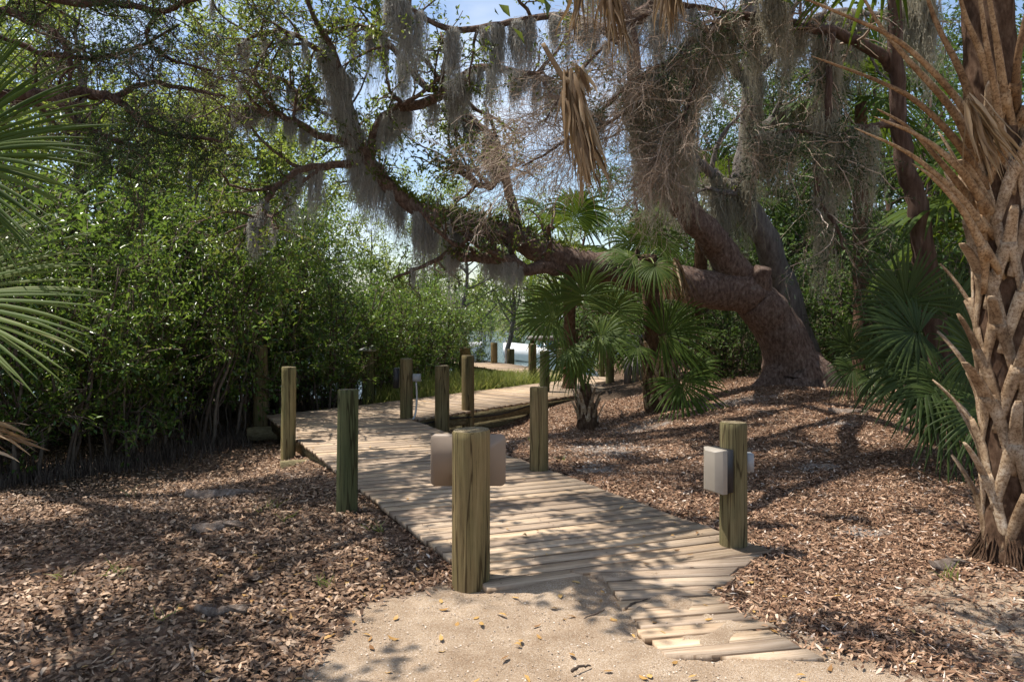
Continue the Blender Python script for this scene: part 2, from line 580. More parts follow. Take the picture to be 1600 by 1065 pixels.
def post_material(name='weathered post wood', tint=None):
    m, N, L = new_mat(name)
    tc = N.new('ShaderNodeTexCoord')
    oi = N.new('ShaderNodeObjectInfo')
    cx = N.new('ShaderNodeVectorMath'); cx.operation = 'ADD'
    L.new(tc.outputs['Object'], cx.inputs[0])
    L.new(oi.outputs['Location'], cx.inputs[1])
    src = cx.outputs['Vector']
    n1 = noise_node(N, L, src, 1.0, 6, 0.6, (26, 26, 1.6))
    n2 = noise_node(N, L, src, 1.0, 3, 0.6, (4, 4, 1.2))
    n3 = noise_node(N, L, src, 1.0, 6, 0.75, (75, 75, 2.2))
    r = ramp_node(N, [(0.3, (0.075, 0.06, 0.03)), (0.5, (0.16, 0.13, 0.065)), (0.7, (0.27, 0.225, 0.125))])
    L.new(n1.outputs['Fac'], r.inputs['Fac'])
    g = ramp_node(N, [(0.35, (0.115, 0.115, 0.06)), (0.65, (0.22, 0.17, 0.10))])
    L.new(n2.outputs['Fac'], g.inputs['Fac'])
    col = mixc(N, L, 0.55, r.outputs['Color'], g.outputs['Color'])
    ck = ramp_node(N, [(0.34, (0.12, 0.09, 0.07)), (0.43, (0.8, 0.78, 0.75)), (0.6, (1.1, 1.1, 1.1))])
    L.new(n3.outputs['Fac'], ck.inputs['Fac'])
    col = mixc(N, L, 0.85, col, ck.outputs['Color'], 'MULTIPLY')
    n4 = noise_node(N, L, src, 1.0, 3, 0.5, (11, 11, 0.55))
    c4_ = ramp_node(N, [(0.478, (1, 1, 1)), (0.492, (0.22, 0.17, 0.13)), (0.505, (0.22, 0.17, 0.13)), (0.518, (1, 1, 1))])
    L.new(n4.outputs['Fac'], c4_.inputs['Fac'])
    col = mixc(N, L, 0.8, col, c4_.outputs['Color'], 'MULTIPLY')
    rv = ramp_node(N, [(0, (0.8, 0.86, 0.82)), (1, (1.2, 1.1, 0.95))])
    L.new(oi.outputs['Random'], rv.inputs['Fac'])
    col = mixc(N, L, 1.0, col, rv.outputs['Color'], 'MULTIPLY')
    if tint: col = mixc(N, L, 1.0, col, tint, 'MULTIPLY')
    finish(N, L, col, 0.85, n3.outputs['Fac'], 0.006, 0.2)
    return m


M['post'] = post_material()
M['post_green'] = post_material('dark green post wood', (0.55, 0.72, 0.66))  # green tint darkened for the shade on the left edge post
M['post_pale'] = post_material('pale post wood', (1.35, 1.35, 1.25))


def endgrain_material():
    m, N, L = new_mat('post end grain')
    tc = N.new('ShaderNodeTexCoord')
    mp = N.new('ShaderNodeMapping'); mp.inputs['Scale'].default_value = (1, 1, 0)
    L.new(tc.outputs['Object'], mp.inputs['Vector'])
    w = N.new('ShaderNodeTexWave'); w.wave_type = 'RINGS'; w.rings_direction = 'SPHERICAL'
    w.inputs['Scale'].default_value = 22; w.inputs['Distortion'].default_value = 2.5
    L.new(mp.outputs['Vector'], w.inputs['Vector'])
    n = noise_node(N, L, tc.outputs['Object'], 30, 5, 0.7)
    r = ramp_node(N, [(0, (0.15, 0.12, 0.075)), (1, (0.3, 0.25, 0.165))])
    L.new(w.outputs['Fac'], r.inputs['Fac'])
    r2 = ramp_node(N, [(0.35, (0.4, 0.36, 0.32)), (0.65, (1.1, 1.1, 1.05))])
    L.new(n.outputs['Fac'], r2.inputs['Fac'])
    col = mixc(N, L, 1.0, r.outputs['Color'], r2.outputs['Color'], 'MULTIPLY')
    finish(N, L, col, 0.9, n.outputs['Fac'], 0.005, 0.15)
    return m


M['endgrain'] = endgrain_material()


def deck_material(name, lo, mid, hi):
    m, N, L = new_mat(name)
    at = N.new('ShaderNodeAttribute'); at.attribute_name = 'grain'
    g = N.new('ShaderNodeNewGeometry')
    n1 = noise_node(N, L, at.outputs['Vector'], 1.0, 8, 0.7, (2.2, 46, 1))
    n2 = noise_node(N, L, at.outputs['Vector'], 1.0, 4, 0.6, (2.2, 5, 1))
    n3 = noise_node(N, L, at.outputs['Vector'], 1.0, 4, 0.7, (3, 90, 1))
    r = ramp_node(N, [(0.3, lo), (0.5, mid), (0.7, hi)])
    L.new(n1.outputs['Fac'], r.inputs['Fac'])
    ck = ramp_node(N, [(0.32, (0.45, 0.38, 0.3)), (0.44, (1, 1, 1))])
    L.new(n3.outputs['Fac'], ck.inputs['Fac'])
    col = mixc(N, L, 0.8, r.outputs['Color'], ck.outputs['Color'], 'MULTIPLY')
    r2 = ramp_node(N, [(0.3, (0.78, 0.74, 0.72)), (0.7, (1.15, 1.12, 1.1))])
    L.new(n2.outputs['Fac'], r2.inputs['Fac'])
    col = mixc(N, L, 1.0, col, r2.outputs['Color'], 'MULTIPLY')
    rv = ramp_node(N, [(0, (0.68, 0.66, 0.66)), (0.5, (1, 1, 1)), (1, (1.18, 1.13, 1.04))])
    L.new(g.outputs['Random Per Island'], rv.inputs['Fac'])
    col = mixc(N, L, 1.0, col, rv.outputs['Color'], 'MULTIPLY')
    ea = N.new('ShaderNodeAttribute'); ea.attribute_name = 'edge'
    er = ramp_node(N, [(0.0, (0.42, 0.37, 0.33)), (0.06, (1, 1, 1)), (0.94, (1, 1, 1)), (1.0, (0.42, 0.37, 0.33))])
    L.new(ea.outputs['Fac'], er.inputs['Fac'])
    col = mixc(N, L, 0.9, col, er.outputs['Color'], 'MULTIPLY')
    finish(N, L, col, 0.8, n1.outputs['Fac'], 0.003, 0.25)
    return m


M['deck'] = deck_material('deck board wood', (0.28, 0.21, 0.145), (0.42, 0.33, 0.24), (0.53, 0.44, 0.345))
M['joist'] = bark_mat('joist wood', (0.10, 0.08, 0.045), (0.20, 0.165, 0.09), (0.30, 0.26, 0.15), 10, (1, 1, 3), None, 0.004)
M['plate'] = plain_mat('sign metal', (0.27, 0.21, 0.16), 0.5, 0.1, 0.5, 0.08, 3)
M['lamp_cover'] = plain_mat('pale lamp cover', (0.29, 0.255, 0.21), 0.45, 0.0, 0.5, 0.06)
M['black'] = plain_mat('black plastic', (0.02, 0.02, 0.022), 0.5)
M['grey_box'] = plain_mat('grey plastic', (0.33, 0.34, 0.35), 0.5)
M['zinc'] = plain_mat('zinc', (0.45, 0.46, 0.47), 0.4, 0.6)
M['grey_wood'] = bark_mat('grey wood', (0.13, 0.12, 0.11), (0.24, 0.22, 0.20), (0.36, 0.34, 0.31), 10, (1, 1, 0.15), None, 0.004)
M['white'] = plain_mat('white paint', (0.75, 0.76, 0.77), 0.35, 0, 0.5, 0.05)
M['cloth_blue'] = plain_mat('boat cover', (0.06, 0.16, 0.3), 0.7)
M['glass_tint'] = plain_mat('tinted windshield', (0.12, 0.2, 0.28), 0.1, 0, 0.8)
M['bolt'] = plain_mat('rusty bolt', (0.12, 0.07, 0.05), 0.6, 0.4)


def ground_material():
    m, N, L = new_mat('leaf mulch and sand')
    tc = N.new('ShaderNodeTexCoord')
    o = tc.outputs['Object']
    sa = N.new('ShaderNodeAttribute'); sa.attribute_name = 'sand'
    sh = N.new('ShaderNodeAttribute'); sh.attribute_name = 'shell'
    mu = N.new('ShaderNodeAttribute'); mu.attribute_name = 'mud'
    nd = noise_node(N, L, o, 6, 3)
    ad = N.new('ShaderNodeVectorMath'); ad.operation = 'MULTIPLY_ADD'
    ad.inputs[1].default_value = (0.12, 0.12, 0.12)
    L.new(nd.outputs['Color'], ad.inputs[0]); L.new(o, ad.inputs[2])
    v = N.new('ShaderNodeTexVoronoi'); v.inputs['Scale'].default_value = 26
    L.new(ad.outputs['Vector'], v.inputs['Vector'])
    sepc = N.new('ShaderNodeSeparateColor'); L.new(v.outputs['Color'], sepc.inputs['Color'])
    mul = ramp_node(N, [(0, (0.10, 0.055, 0.035)), (0.4, (0.20, 0.12, 0.078)), (0.75, (0.29, 0.19, 0.13)), (1, (0.40, 0.29, 0.2))])
    L.new(sepc.outputs[0], mul.inputs['Fac'])
    # sand: pale shell grit
    s1 = noise_node(N, L, o, 90, 4, 0.7)
    v2 = N.new('ShaderNodeTexVoronoi'); v2.inputs['Scale'].default_value = 230
    L.new(o, v2.inputs['Vector'])
    sp2 = N.new('ShaderNodeSeparateColor'); L.new(v2.outputs['Color'], sp2.inputs['Color'])
    s3 = noise_node(N, L, o, 3.0, 4, 0.6)
    sr = ramp_node(N, [(0.0, (0.34, 0.245, 0.165)), (0.35, (0.45, 0.34, 0.24)), (0.8, (0.53, 0.42, 0.315)), (1, (0.66, 0.57, 0.47))])
    L.new(sp2.outputs[0], sr.inputs['Fac'])
    sr2 = ramp_node(N, [(0.3, (0.72, 0.66, 0.6)), (0.65, (1.1, 1.08, 1.05))])
    L.new(s3.outputs['Fac'], sr2.inputs['Fac'])
    sand = mixc(N, L, 1.0, sr.outputs['Color'], sr2.outputs['Color'], 'MULTIPLY')
    # edges broken by noise
    ne = noise_node(N, L, o, 5, 6, 0.7)
    def edge(attr, gain=0.9):
        a = N.new('ShaderNodeMath'); a.operation = 'SUBTRACT'; a.inputs[1].default_value = 0.5
        L.new(ne.outputs['Fac'], a.inputs[0])
        b = N.new('ShaderNodeMath'); b.operation = 'MULTIPLY_ADD'; b.inputs[1].default_value = gain * 1.6
        L.new(a.outputs[0], b.inputs[0]); L.new(attr, b.inputs[2])
        c = ramp_node(N, [(0.42, (0, 0, 0)), (0.62, (1, 1, 1))])
        L.new(b.outputs[0], c.inputs['Fac'])
        return c.outputs['Color']
    col = mixc(N, L, edge(sa.outputs['Fac']), mul.outputs['Color'], sand)
    shell = ramp_node(N, [(0, (0.14, 0.105, 0.085)), (0.6, (0.32, 0.27, 0.235)), (1, (0.6, 0.55, 0.5))])
    L.new(sp2.outputs[1], shell.inputs['Fac'])
    col = mixc(N, L, edge(sh.outputs['Fac'], 1.1), col, shell.outputs['Color'])
    col = mixc(N, L, mu.outputs['Fac'], col, (0.055, 0.042, 0.03))
    hm = N.new('ShaderNodeMath'); hm.operation = 'ADD'
    L.new(s1.outputs['Fac'], hm.inputs[0]); L.new(v2.outputs['Distance'], hm.inputs[1])
    finish(N, L, col, 0.95, hm.outputs[0], 0.012, 0.1, bump_s=0.8)
    return m


M['ground'] = ground_material()
M['litter'] = island_mat('fallen leaf', [(0, (0.045, 0.024, 0.014)), (0.3, (0.115, 0.063, 0.035)), (0.6, (0.21, 0.122, 0.068)), (0.85, (0.34, 0.21, 0.125)), (1, (0.54, 0.40, 0.28))], 0.6, 0.35)
M['mulch'] = island_mat('shredded mulch', [(0, (0.07, 0.034, 0.02)), (0.35, (0.175, 0.092, 0.052)), (0.7, (0.31, 0.18, 0.105)), (0.93, (0.46, 0.31, 0.21)), (1, (0.62, 0.53, 0.45))], 0.7, 0.25)
M['orange_leaf'] = island_mat('orange fallen leaf', [(0, (0.2, 0.1, 0.04)), (0.5, (0.42, 0.24, 0.07)), (1, (0.5, 0.33, 0.12))], 0.5, 0.4)
M['shell_bit'] = island_mat('shell bit', [(0, (0.25, 0.18, 0.13)), (0.6, (0.45, 0.36, 0.28)), (1, (0.66, 0.58, 0.5))], 0.6, 0.3)


def water_material():
    m, N, L = new_mat('river water')
    tc = N.new('ShaderNodeTexCoord')
    n = noise_node(N, L, tc.outputs['Object'], 2.2, 4, 0.6, (1, 2.2, 1))
    finish(N, L, (0.10, 0.14, 0.15), 0.12, n.outputs['Fac'], 0.08, 0.6, bump_s=0.5)
    return m


M['water'] = water_material()
M['far_ground'] = plain_mat('far bank', (0.12, 0.13, 0.06), 0.9)

# ------------------------------------------------------------------ ground, water, far bank
xs = np.unique(np.concatenate([np.linspace(-400, -14, 14), np.linspace(-14, -7, 20), np.arange(-7, 7, 0.09), np.linspace(7, 16, 24), np.linspace(16, 400, 14)]).round(4))
ys = np.unique(np.concatenate([np.linspace(-60, 2.0, 14), np.arange(2.0, 8.0, 0.07), np.arange(8.0, 20, 0.14), np.linspace(20, 60, 22), np.linspace(60, 700, 10)]).round(4))
GX, GY = np.meshgrid(xs, ys)
GZ = gz(GX, GY)


def sand_mask(x, y):
    left = sstep(-1.25, -0.75, x - 0.10 * (y - 3.6))
    far = sstep(5.3, 4.7, y - 0.35 * x)
    right = 1 - 0.75 * sstep(1.2, 2.0, x + 0.55 * (y - 3.8)) * sstep(3.2, 3.9, y)
    core = left * far * right
    grit = 0.62 * sstep(1.9, 2.6, x) * sstep(5.6, 4.6, y)
    return np.maximum(core, grit)


def blob(x, y, cx, cy_, rx, ry):
    return np.exp(-(((x - cx) / rx) ** 2 + ((y - cy_) / ry) ** 2))


def shell_mask(x, y):
    s = 0.75 * blob(x, y, 1.2, 9.6, 0.8, 0.9) + 0.72 * blob(x, y, 2.75, 6.0, 0.4, 0.28) + 0.68 * blob(x, y, 3.4, 11.8, 1.3, 0.5)
    s = s + 0.66 * blob(x, y, 1.9, 11.2, .7, .5) + .62 * blob(x, y, .9, 8.2, .35, .5) + .6 * blob(x, y, 3.3, 8.2, .5, .3)
    s = s + 0.6 * blob(x, y, 4.2, 9.8, 0.7, 0.3) + 0.6 * blob(x, y, 2.6, 9.0, 0.5, 0.3)
    return np.clip(s * .86, 0, 0.7)


mb = MB()
ny, nx_ = GX.shape
idx = np.arange(ny * nx_).reshape(ny, nx_)
f = np.stack([idx[:-1, :-1], idx[:-1, 1:], idx[1:, 1:], idx[1:, :-1]], -1).reshape(-1, 4)
fine = (np.abs(GX) < 8) & (GY > 2) & (GY < 20)
Zb = GZ + np.where(fine, rng.normal(size=GX.shape) * 0.004, 0)
drift = np.sin(9 * GX + 4 * GY) + np.sin(7 * GX - 11 * GY + 1) + np.sin(17 * GX + 13 * GY + 2) + .7 * np.sin(29 * GX - 23 * GY)
Zb = Zb + 0.012 * drift * np.exp(-(((GX - 0.75) / .75) ** 2 + ((GY - 4.3) / .6) ** 2))
mud = np.clip(sstep(-3.3, -5.0, GX + 0.42 * (GY - 9.0)) * sstep(6, 8, GY) + sstep(13.5, 15.5, GY) * sstep(3.5, 2.0, GX), 0, 1) * 0.85
mb.add(np.stack([GX, GY, Zb], -1), f, 0, sand=sand_mask(GX, GY).ravel(), shell=shell_mask(GX, GY).ravel(), mud=mud.ravel())
tag(mb.build('ground', M['ground'], smooth=True), kind='structure')

mb = MB()
mb.add([[-500, 19, -0.75], [500, 19, -0.75], [500, 700, -0.75], [-500, 700, -0.75]], [[0, 1, 2, 3]])
tag(mb.build('water', M['water']), kind='structure')

mb = MB()
xx = np.linspace(-220, 220, 60)
rows = [(86, -1.2), (90, 0.3), (110, 1.2), (160, 2.5), (300, -3)]
V = np.array([[x, y + 4 * math.sin(x * .05), z] for (y, z) in rows for x in xx])
ii = np.arange(len(V)).reshape(len(rows), len(xx))
mb.add(V, np.stack([ii[:-1, :-1], ii[:-1, 1:], ii[1:, 1:], ii[1:, :-1]], -1).reshape(-1, 4))
tag(mb.build('far_bank', M['far_ground'], smooth=True), kind='structure')

mb = MB()
n = 26000
cx = rng.uniform(-95, 95, 420); cyy = rng.uniform(85, 100, 420); ch = rng.uniform(3.0, 9.5, 420) * (0.75 + 0.3 * np.sin(cx * .11))
b = rng.integers(0, 420, n)
q = randv(n) * rng.uniform(0.75, 1.0, (n, 1))
pos = np.stack([cx[b] + q[:, 0] * 2.8, cyy[b] + q[:, 1] * 2.5, 0.5 + ch[b] * (0.5 + 0.5 * q[:, 2])], 1)
leaves(mb, pos, randv(n), nrm(randv(n) + [0, -.3, .8]), rng.uniform(.5, 1.0, n), rng.uniform(.35, .6, n))
tag(mb.build('far_treeline', M['far_leaf']), 'hazy green line of trees on the far bank of the water', 'treeline', kind='stuff')

# ------------------------------------------------------------------ boardwalk
DZ = 0.05


def clip(poly, a, b):
    """Keep the part of poly to the left of the line a->b."""
    out = []
    n = len(poly)
    d = (b[0] - a[0], b[1] - a[1])
    side = lambda p: d[0] * (p[1] - a[1]) - d[1] * (p[0] - a[0])
    for i in range(n):
        p, q = poly[i], poly[(i + 1) % n]
        sp, sq = side(p), side(q)
        if sp >= 0: out.append(p)
        if sp * sq < 0:
            t = sp / (sp - sq)
            out.append((p[0] + t * (q[0] - p[0]), p[1] + t * (q[1] - p[1])))
    return out


def planks(mb, region, pdir, width=0.14, gap=0.012, thick=0.038, zf=None, jitter=0.0, over=0.02):
    """Lay boards across a convex counter-clockwise region."""
    pd = np.array(pdir, float); pd /= np.linalg.norm(pd)
    ad = np.array([-pd[1], pd[0]])
    reg = [np.array(p, float) for p in region]
    s = [p @ ad for p in reg]; t = [p @ pd for p in reg]
    s0, s1, t0, t1 = min(s), max(s), min(t) - .3, max(t) + .3
    k = 0
    while s0 < s1 - 0.03:
        wdt = width
        rect = [pd * t0 + ad * s0, pd * t1 + ad * s0, pd * t1 + ad * (s0 + wdt), pd * t0 + ad * (s0 + wdt)]
        poly = [tuple(p) for p in rect]
        for i in range(len(reg)):
            poly = clip(poly, reg[i], reg[(i + 1) % len(reg)])
            if len(poly) < 3: break
        if len(poly) >= 3:
            P2 = np.array(poly)
            tt = P2 @ pd
            jl, jr = rng.normal(0, jitter), rng.normal(0, jitter)
            mid = (tt.min() + tt.max()) / 2
            P2 = P2 + pd[None] * (np.where(tt > mid, over + jr, -over - jl))[:, None]
            zt = DZ + rng.normal(0, 0.0022) if zf is None else zf(P2) + rng.normal(0, 0.003)
            zz = np.broadcast_to(np.asarray(zt, float), (len(P2),)) + rng.normal(0, 0.0012, len(P2))
            g = np.stack([P2 @ pd + k * 7.31, P2 @ ad, np.full(len(P2), k * 1.7)], 1)
            ed = (np.array(poly) @ ad - s0) / wdt
            prism(mb, P2, zz - thick, zz, 0, grain=np.vstack([g, g]), edge=np.concatenate([ed, ed]))
        s0 += wdt + gap
        k += 1


NL, NR = (-0.13, 4.68), (1.80, 5.40)
OUT, INN, MIDB = (-3.91, 12.29), (-1.57, 11.79), (-3.07, 13.04)
END_F, END_B = (3.60, 18.03), (2.10, 19.28)
walk = empty('boardwalk', (-0.4, 8, 0), 'weathered timber boardwalk turning right past the round posts towards the water', 'boardwalk')


def dparent(mb, name, mat, parent=walk, **k):
    return mb.build(name, mat, parent, **k)


mb = MB()
planks(mb, [NL, NR, INN, MIDB, OUT], (0.935, 0.352), jitter=0.006)
planks(mb, [INN, END_F, END_B, MIDB], (0.77, -0.64), jitter=0.008)
planks(mb, [(1.26, 18.25), (2.10, 19.28), (-2.60, 28.6), (-3.45, 27.6)], (0.89, 0.45), jitter=0.008)
dparent(mb, 'deck', M['deck'])
mb = MB()
for a_, pd_, ln_, offs in ((np.array(NL), nrm(np.array((0.935, 0.352))), 2.0, (0.10, 1.0, 1.9)), (np.array(INN), nrm(np.array((-0.77, 0.64))), 1.9, (0.10, 0.98, 1.85))):
    ad_ = nrm(np.array(OUT) - np.array(NL)) if ln_ == 2.0 else nrm(np.array(END_F) - np.array(INN))
    for k_ in range(56 if ln_ == 2.0 else 46):
        for o_ in offs:
            for e_ in (.035, .105):
                c_ = a_ + pd_ * (o_ + rng.normal(0, .012)) + ad_ * (k_ * .152 / abs(ad_ @ np.array([-pd_[1], pd_[0]])) + e_)
                an = np.arange(6) * math.pi / 3
                mb.add(np.stack([c_[0] + .006 * np.cos(an), c_[1] + .006 * np.sin(an), np.full(6, DZ + .0075)], 1), [list(range(6))])
nl_ = dparent(mb, 'nail_heads', M['bolt'])
nl_['kind'] = 'stuff'
# low boards half buried in the sand at the near end
mb = MB()
G = lambda px, py, z=0.02: ((px - 800) / F * (F * (CH - z) / (py - YH)), F * (CH - z) / (py - YH))
def zramp(p):
    return gz(p[:, 0], p[:, 1]) - 0.024 + 0.041 * sstep(0.1, 0.55, p[:, 0] + 0.35 * (p[:, 1] - 4.2))
planks(mb, [G(1040, 1025), G(1285, 1034), G(1112, 929), G(940, 909)], (0.985, 0.16), width=0.118, gap=0.01, zf=zramp, jitter=0.02, over=0.0)
planks(mb, [G(945, 911), G(1112, 929), G(1188, 866), G(900, 899)], (0.975, 0.22), width=0.13, gap=0.008, zf=zramp, jitter=0.03, over=0.0)
dparent(mb, 'sunken_boards', M['deck'])


def edge_pt(a, b, t, off=0.0, z=0.0):
    a, b = np.array(a), np.array(b)
    d = (b - a) / np.linalg.norm(b - a)
    p = a + d * t + np.array([d[1], -d[0]]) * off
    return np.array([p[0], p[1], z])


mb = MB()
zt = DZ - 0.042
for a, b, off in ((NL, OUT, 0.06), (NR, INN, -0.06), (INN, END_F, -0.06), (OUT, END_B, 0.06), ((1.26, 18.3), (-3.45, 27.6), 0.06), ((2.1, 19.3), (-2.6, 28.6), -0.06)):
    Ln = math.dist(a, b)
    beam(mb, edge_pt(a, b, 0.12, off, zt), edge_pt(a, b, Ln - 0.12, off, zt), 0.05, 0.19)
dparent(mb, 'rim_joist', M['joist'])
mb = MB()
for a, b, off in ((NL, OUT, 0.16), (INN, END_F, -0.16)):
    Ln = math.dist(a, b)
    beam(mb, edge_pt(a, b, 2.6 if off > 0 else .3, off, zt - 0.2), edge_pt(a, b, Ln - 0.2, off, zt - 0.2), 0.09, 0.16)
for t in (5.4, 8.4):
    p = edge_pt(NL, OUT, t)
    beam(mb, (p[0] - 0.30, p[1] - .12, zt - 0.13), (p[0] + 1.9, p[1] + .75, zt - 0.13), 0.14, 0.2)
for t in (1.6, 4.2, 6.6):
    p = edge_pt(INN, END_F, t)
    beam(mb, (p[0] + .25, p[1] - .2, zt - 0.37), (p[0] - 1.6, p[1] + 1.3, zt - 0.37), 0.14, 0.2)
dparent(mb, 'support_beam', M['joist'])
mb = MB()
pth = [edge_pt(INN, END_F, t, 0.012, z) for t, z in ((0.1, -0.06), (0.8, -0.03), (1.5, -0.07), (2.2, -0.09), (3.0, -0.02), (3.8, 0.005), (5.0, -0.02))]
pth = resample(pth, 40)
tubes(mb, pth[None], np.full((1, 40), 0.014), 6)
dparent(mb, 'cable', M['black'])


# ------------------------------------------------------------------ posts
def make_post(px, base_px, top_px, wpx, label, Y=None, base_z=None, lean=(0, 0), cap=None, square=False, name='wooden_post', cat='post', taper=0.97, mat='post'):
    """Round timber post placed by where its foot stands."""
    if Y is None:
        z0 = 0.0
        for _ in range(6):
            Y = F * (CH - z0) / (base_px - YH)
            z0 = float(gz((px - 800) / F * Y, Y))
    X = (px - 800) / F * Y
    z0 = float(gz(X, Y))
    ztop = CH - (top_px - YH) / F * Y
    r = wpx / 2 * Y / F
    root = empty(name, (X, Y, z0), label, cat, 'timber posts along the boardwalk' if name == 'wooden_post' else None)
    h = ztop - z0
    mb = MB()
    ns = 4 if square else (96 if wpx > 25 else 40)
    cr = [(rng.uniform(0, 6.283), rng.uniform(.03, .08), rng.uniform(0, .5), rng.uniform(.6, 1.1), rng.uniform(-.15, .15)) for _ in range(7)]
    zs = np.concatenate([[-0.25], np.linspace(0, h - 0.012, 26), [h - 0.003, h]])
    a = np.arange(ns) * 2 * math.pi / ns + (R(45) if square else 0)
    ph = rng.uniform(0, 6, 4)
    rows = []
    for z in zs:
        t = np.clip(z / h, 0, 1)
        rr = r * (1 + (taper - 1) * t)
        if z > h - 0.006: rr = rr - 0.006
        rv = rr * (1 + 0.012 * np.sin(2 * a + ph[0] + z) + 0.008 * np.sin(5 * a + ph[1] + 2 * z) + 0.006 * np.sin(9 * a + ph[2]))
        for a0, dp, t0_, t1_, dr_ in cr:
            da = (a - a0 - dr_ * t - .03 * np.sin(9 * t + a0) + math.pi) % (2 * math.pi) - math.pi
            rv = rv * (1 - dp * np.exp(-(da / .045) ** 2) * float(sstep(t0_, t0_ + .15, t) * (1 - sstep(t1_ - .1, t1_, t))))
        if square: rv = np.full(ns, rr * 1.3)
        rows.append(np.stack([lean[0] * z + rv * np.cos(a), lean[1] * z + rv * np.sin(a), np.full(ns, z) + (0.004 * np.sin(a + ph[3]) if z > h - 0.02 else 0)], 1))
    V = np.concatenate(rows)
    ix = np.arange(len(zs) * ns).reshape(len(zs), ns)
    nx2 = np.roll(ix, -1, 1)
    mb.add(V, np.stack([ix[:-1], nx2[:-1], nx2[1:], ix[1:]], -1).reshape(-1, 4), 0)
    mb.L.append(ix[-1]); mb.S.append(np.array([ns])); mb.M.append(np.array([1]))
    p = mb.build('shaft', [M[mat], M['endgrain']], smooth=not square)
    p.parent = root
    if not square:
        me = p.data
        me.polygons[len(me.polygons) - 1].use_smooth = False
    if cap:
        mc = MB()
        w = r * 1.35
        mc.add([[-w, -w, h], [w, -w, h], [w, w, h], [-w, w, h], [-w, -w, h + .03], [w, -w, h + .03], [w, w, h + .03], [-w, w, h + .03], [0, 0, h + .10]],
               [[0, 3, 2, 1], [0, 1, 5, 4], [1, 2, 6, 5], [2, 3, 7, 6], [3, 0, 4, 7]])
        mc.add([[-w, -w, h + .03], [w, -w, h + .03], [w, w, h + .03], [-w, w, h + .03], [0, 0, h + .10]], [[0, 1, 4], [1, 2, 4], [2, 3, 4], [3, 0, 4]])
        mc.build('cap', M['zinc']).parent = root
    return root, r, h


def rounded_plate(w, h, rad, n=6):
    pts = []
    for cx_, cy_, a0 in ((w / 2 - rad, h / 2 - rad, 0), (-w / 2 + rad, h / 2 - rad, 90), (-w / 2 + rad, -h / 2 + rad, 180), (w / 2 - rad, -h / 2 + rad, 270)):
        for k in range(n + 1):
            a = R(a0 + 90 * k / n)
            pts.append((cx_ + rad * math.cos(a), cy_ + rad * math.sin(a)))
    return pts


def sheet(mb, pts, th, M4, mat=0):
    """Extrude a 2-D outline (x, z) by th along y and move it by a matrix."""
    n = len(pts)
    v = [M4 @ Vector((x, -th / 2, z)) for x, z in pts] + [M4 @ Vector((x, th / 2, z)) for x, z in pts]
    mb.add([tuple(p) for p in v], [[i, (i + 1) % n, n + (i + 1) % n, n + i] for i in range(n)], mat)
    b = mb.n - 2 * n
    mb.L.append(b + np.arange(n)[::-1]); mb.S.append(np.array([n])); mb.M.append(np.array([mat]))
    mb.L.append(b + n + np.arange(n)); mb.S.append(np.array([n])); mb.M.append(np.array([mat]))


sign, sr_, sh_ = make_post(736, 914, 671, 59, 'thick round post carrying a blank sign board, standing at the boardwalk entrance', name='sign_post', taper=0.99)
mb = MB()
sheet(mb, rounded_plate(0.485, 0.335, 0.035), 0.004, Matrix.Translation((-0.025, sr_ + 0.004, sh_ - 0.215)))
mb.build('sign_board', M['plate']).parent = sign
mb = MB()
for zz in (sh_ - 0.11, sh_ - 0.32):
    tubes(mb, np.array([[[-0.02, sr_ + 0.006, zz], [-0.02, sr_ + 0.018, zz]]]), np.array([[0.012, 0.012]]), 8)
mb.build('bolt', M['bolt']).parent = sign

lampost, lr, lh = make_post(1146, 858, 659, 43, 'round post with a pale box light fixed to its left side', name='lamp_post', cat='lamp post')


def box_light(root, r, z, w, d, h, ang, scale=1.0):
    """Bevelled cover on a black back box; ang is the direction it faces."""
    mt = Matrix.Rotation(ang, 4, 'Z') @ Matrix.Translation((0, -r, z))
    bk = MB()
    v, f = box_pts((0, -0.025, 0), w * 0.92, 0.06, h * 0.97)
    bk.add([tuple(mt @ Vector(p)) for p in v], f)
    bk.build('back_box', M['black']).parent = root
    cv = MB()
    o = [(-w / 2, -h / 2), (w / 2, -h / 2), (w / 2, h / 2), (-w / 2, h / 2)]
    k = 0.72
    y0, y1, y2 = -0.056, -0.056 - d * .55, -0.056 - d
    rings = [[(x, y0, zz) for x, zz in o], [(x, y1, zz) for x, zz in o], [(x * 0.5, y2, zz * 0.9) for x, zz in o]]
    V = [tuple(mt @ Vector(p)) for rg in rings for p in rg]
    fs = []
    for a in range(2):
        for i in range(4):
            fs.append([a * 4 + i, a * 4 + (i + 1) % 4, a * 4 + 4 + (i + 1) % 4, a * 4 + 4 + i])
    fs.append([8, 9, 10, 11]); fs.append([3, 2, 1, 0])
    cv.add(V, fs)
    ob = cv.build('lamp_cover', M['lamp_cover'])
    ob.parent = root
    bv = ob.modifiers.new('bevel', 'BEVEL'); bv.width = 0.004; bv.segments = 2


box_light(lampost, lr * 0.95, lh - 0.33, 0.20, 0.075, 0.31, R(-62))
mb = MB()
v, f = box_pts((lr + 0.02, 0.06, lh - 0.30), 0.07, 0.09, 0.13)
mb.add(v, f)
mb.build('junction_box', M['grey_box']).parent = lampost

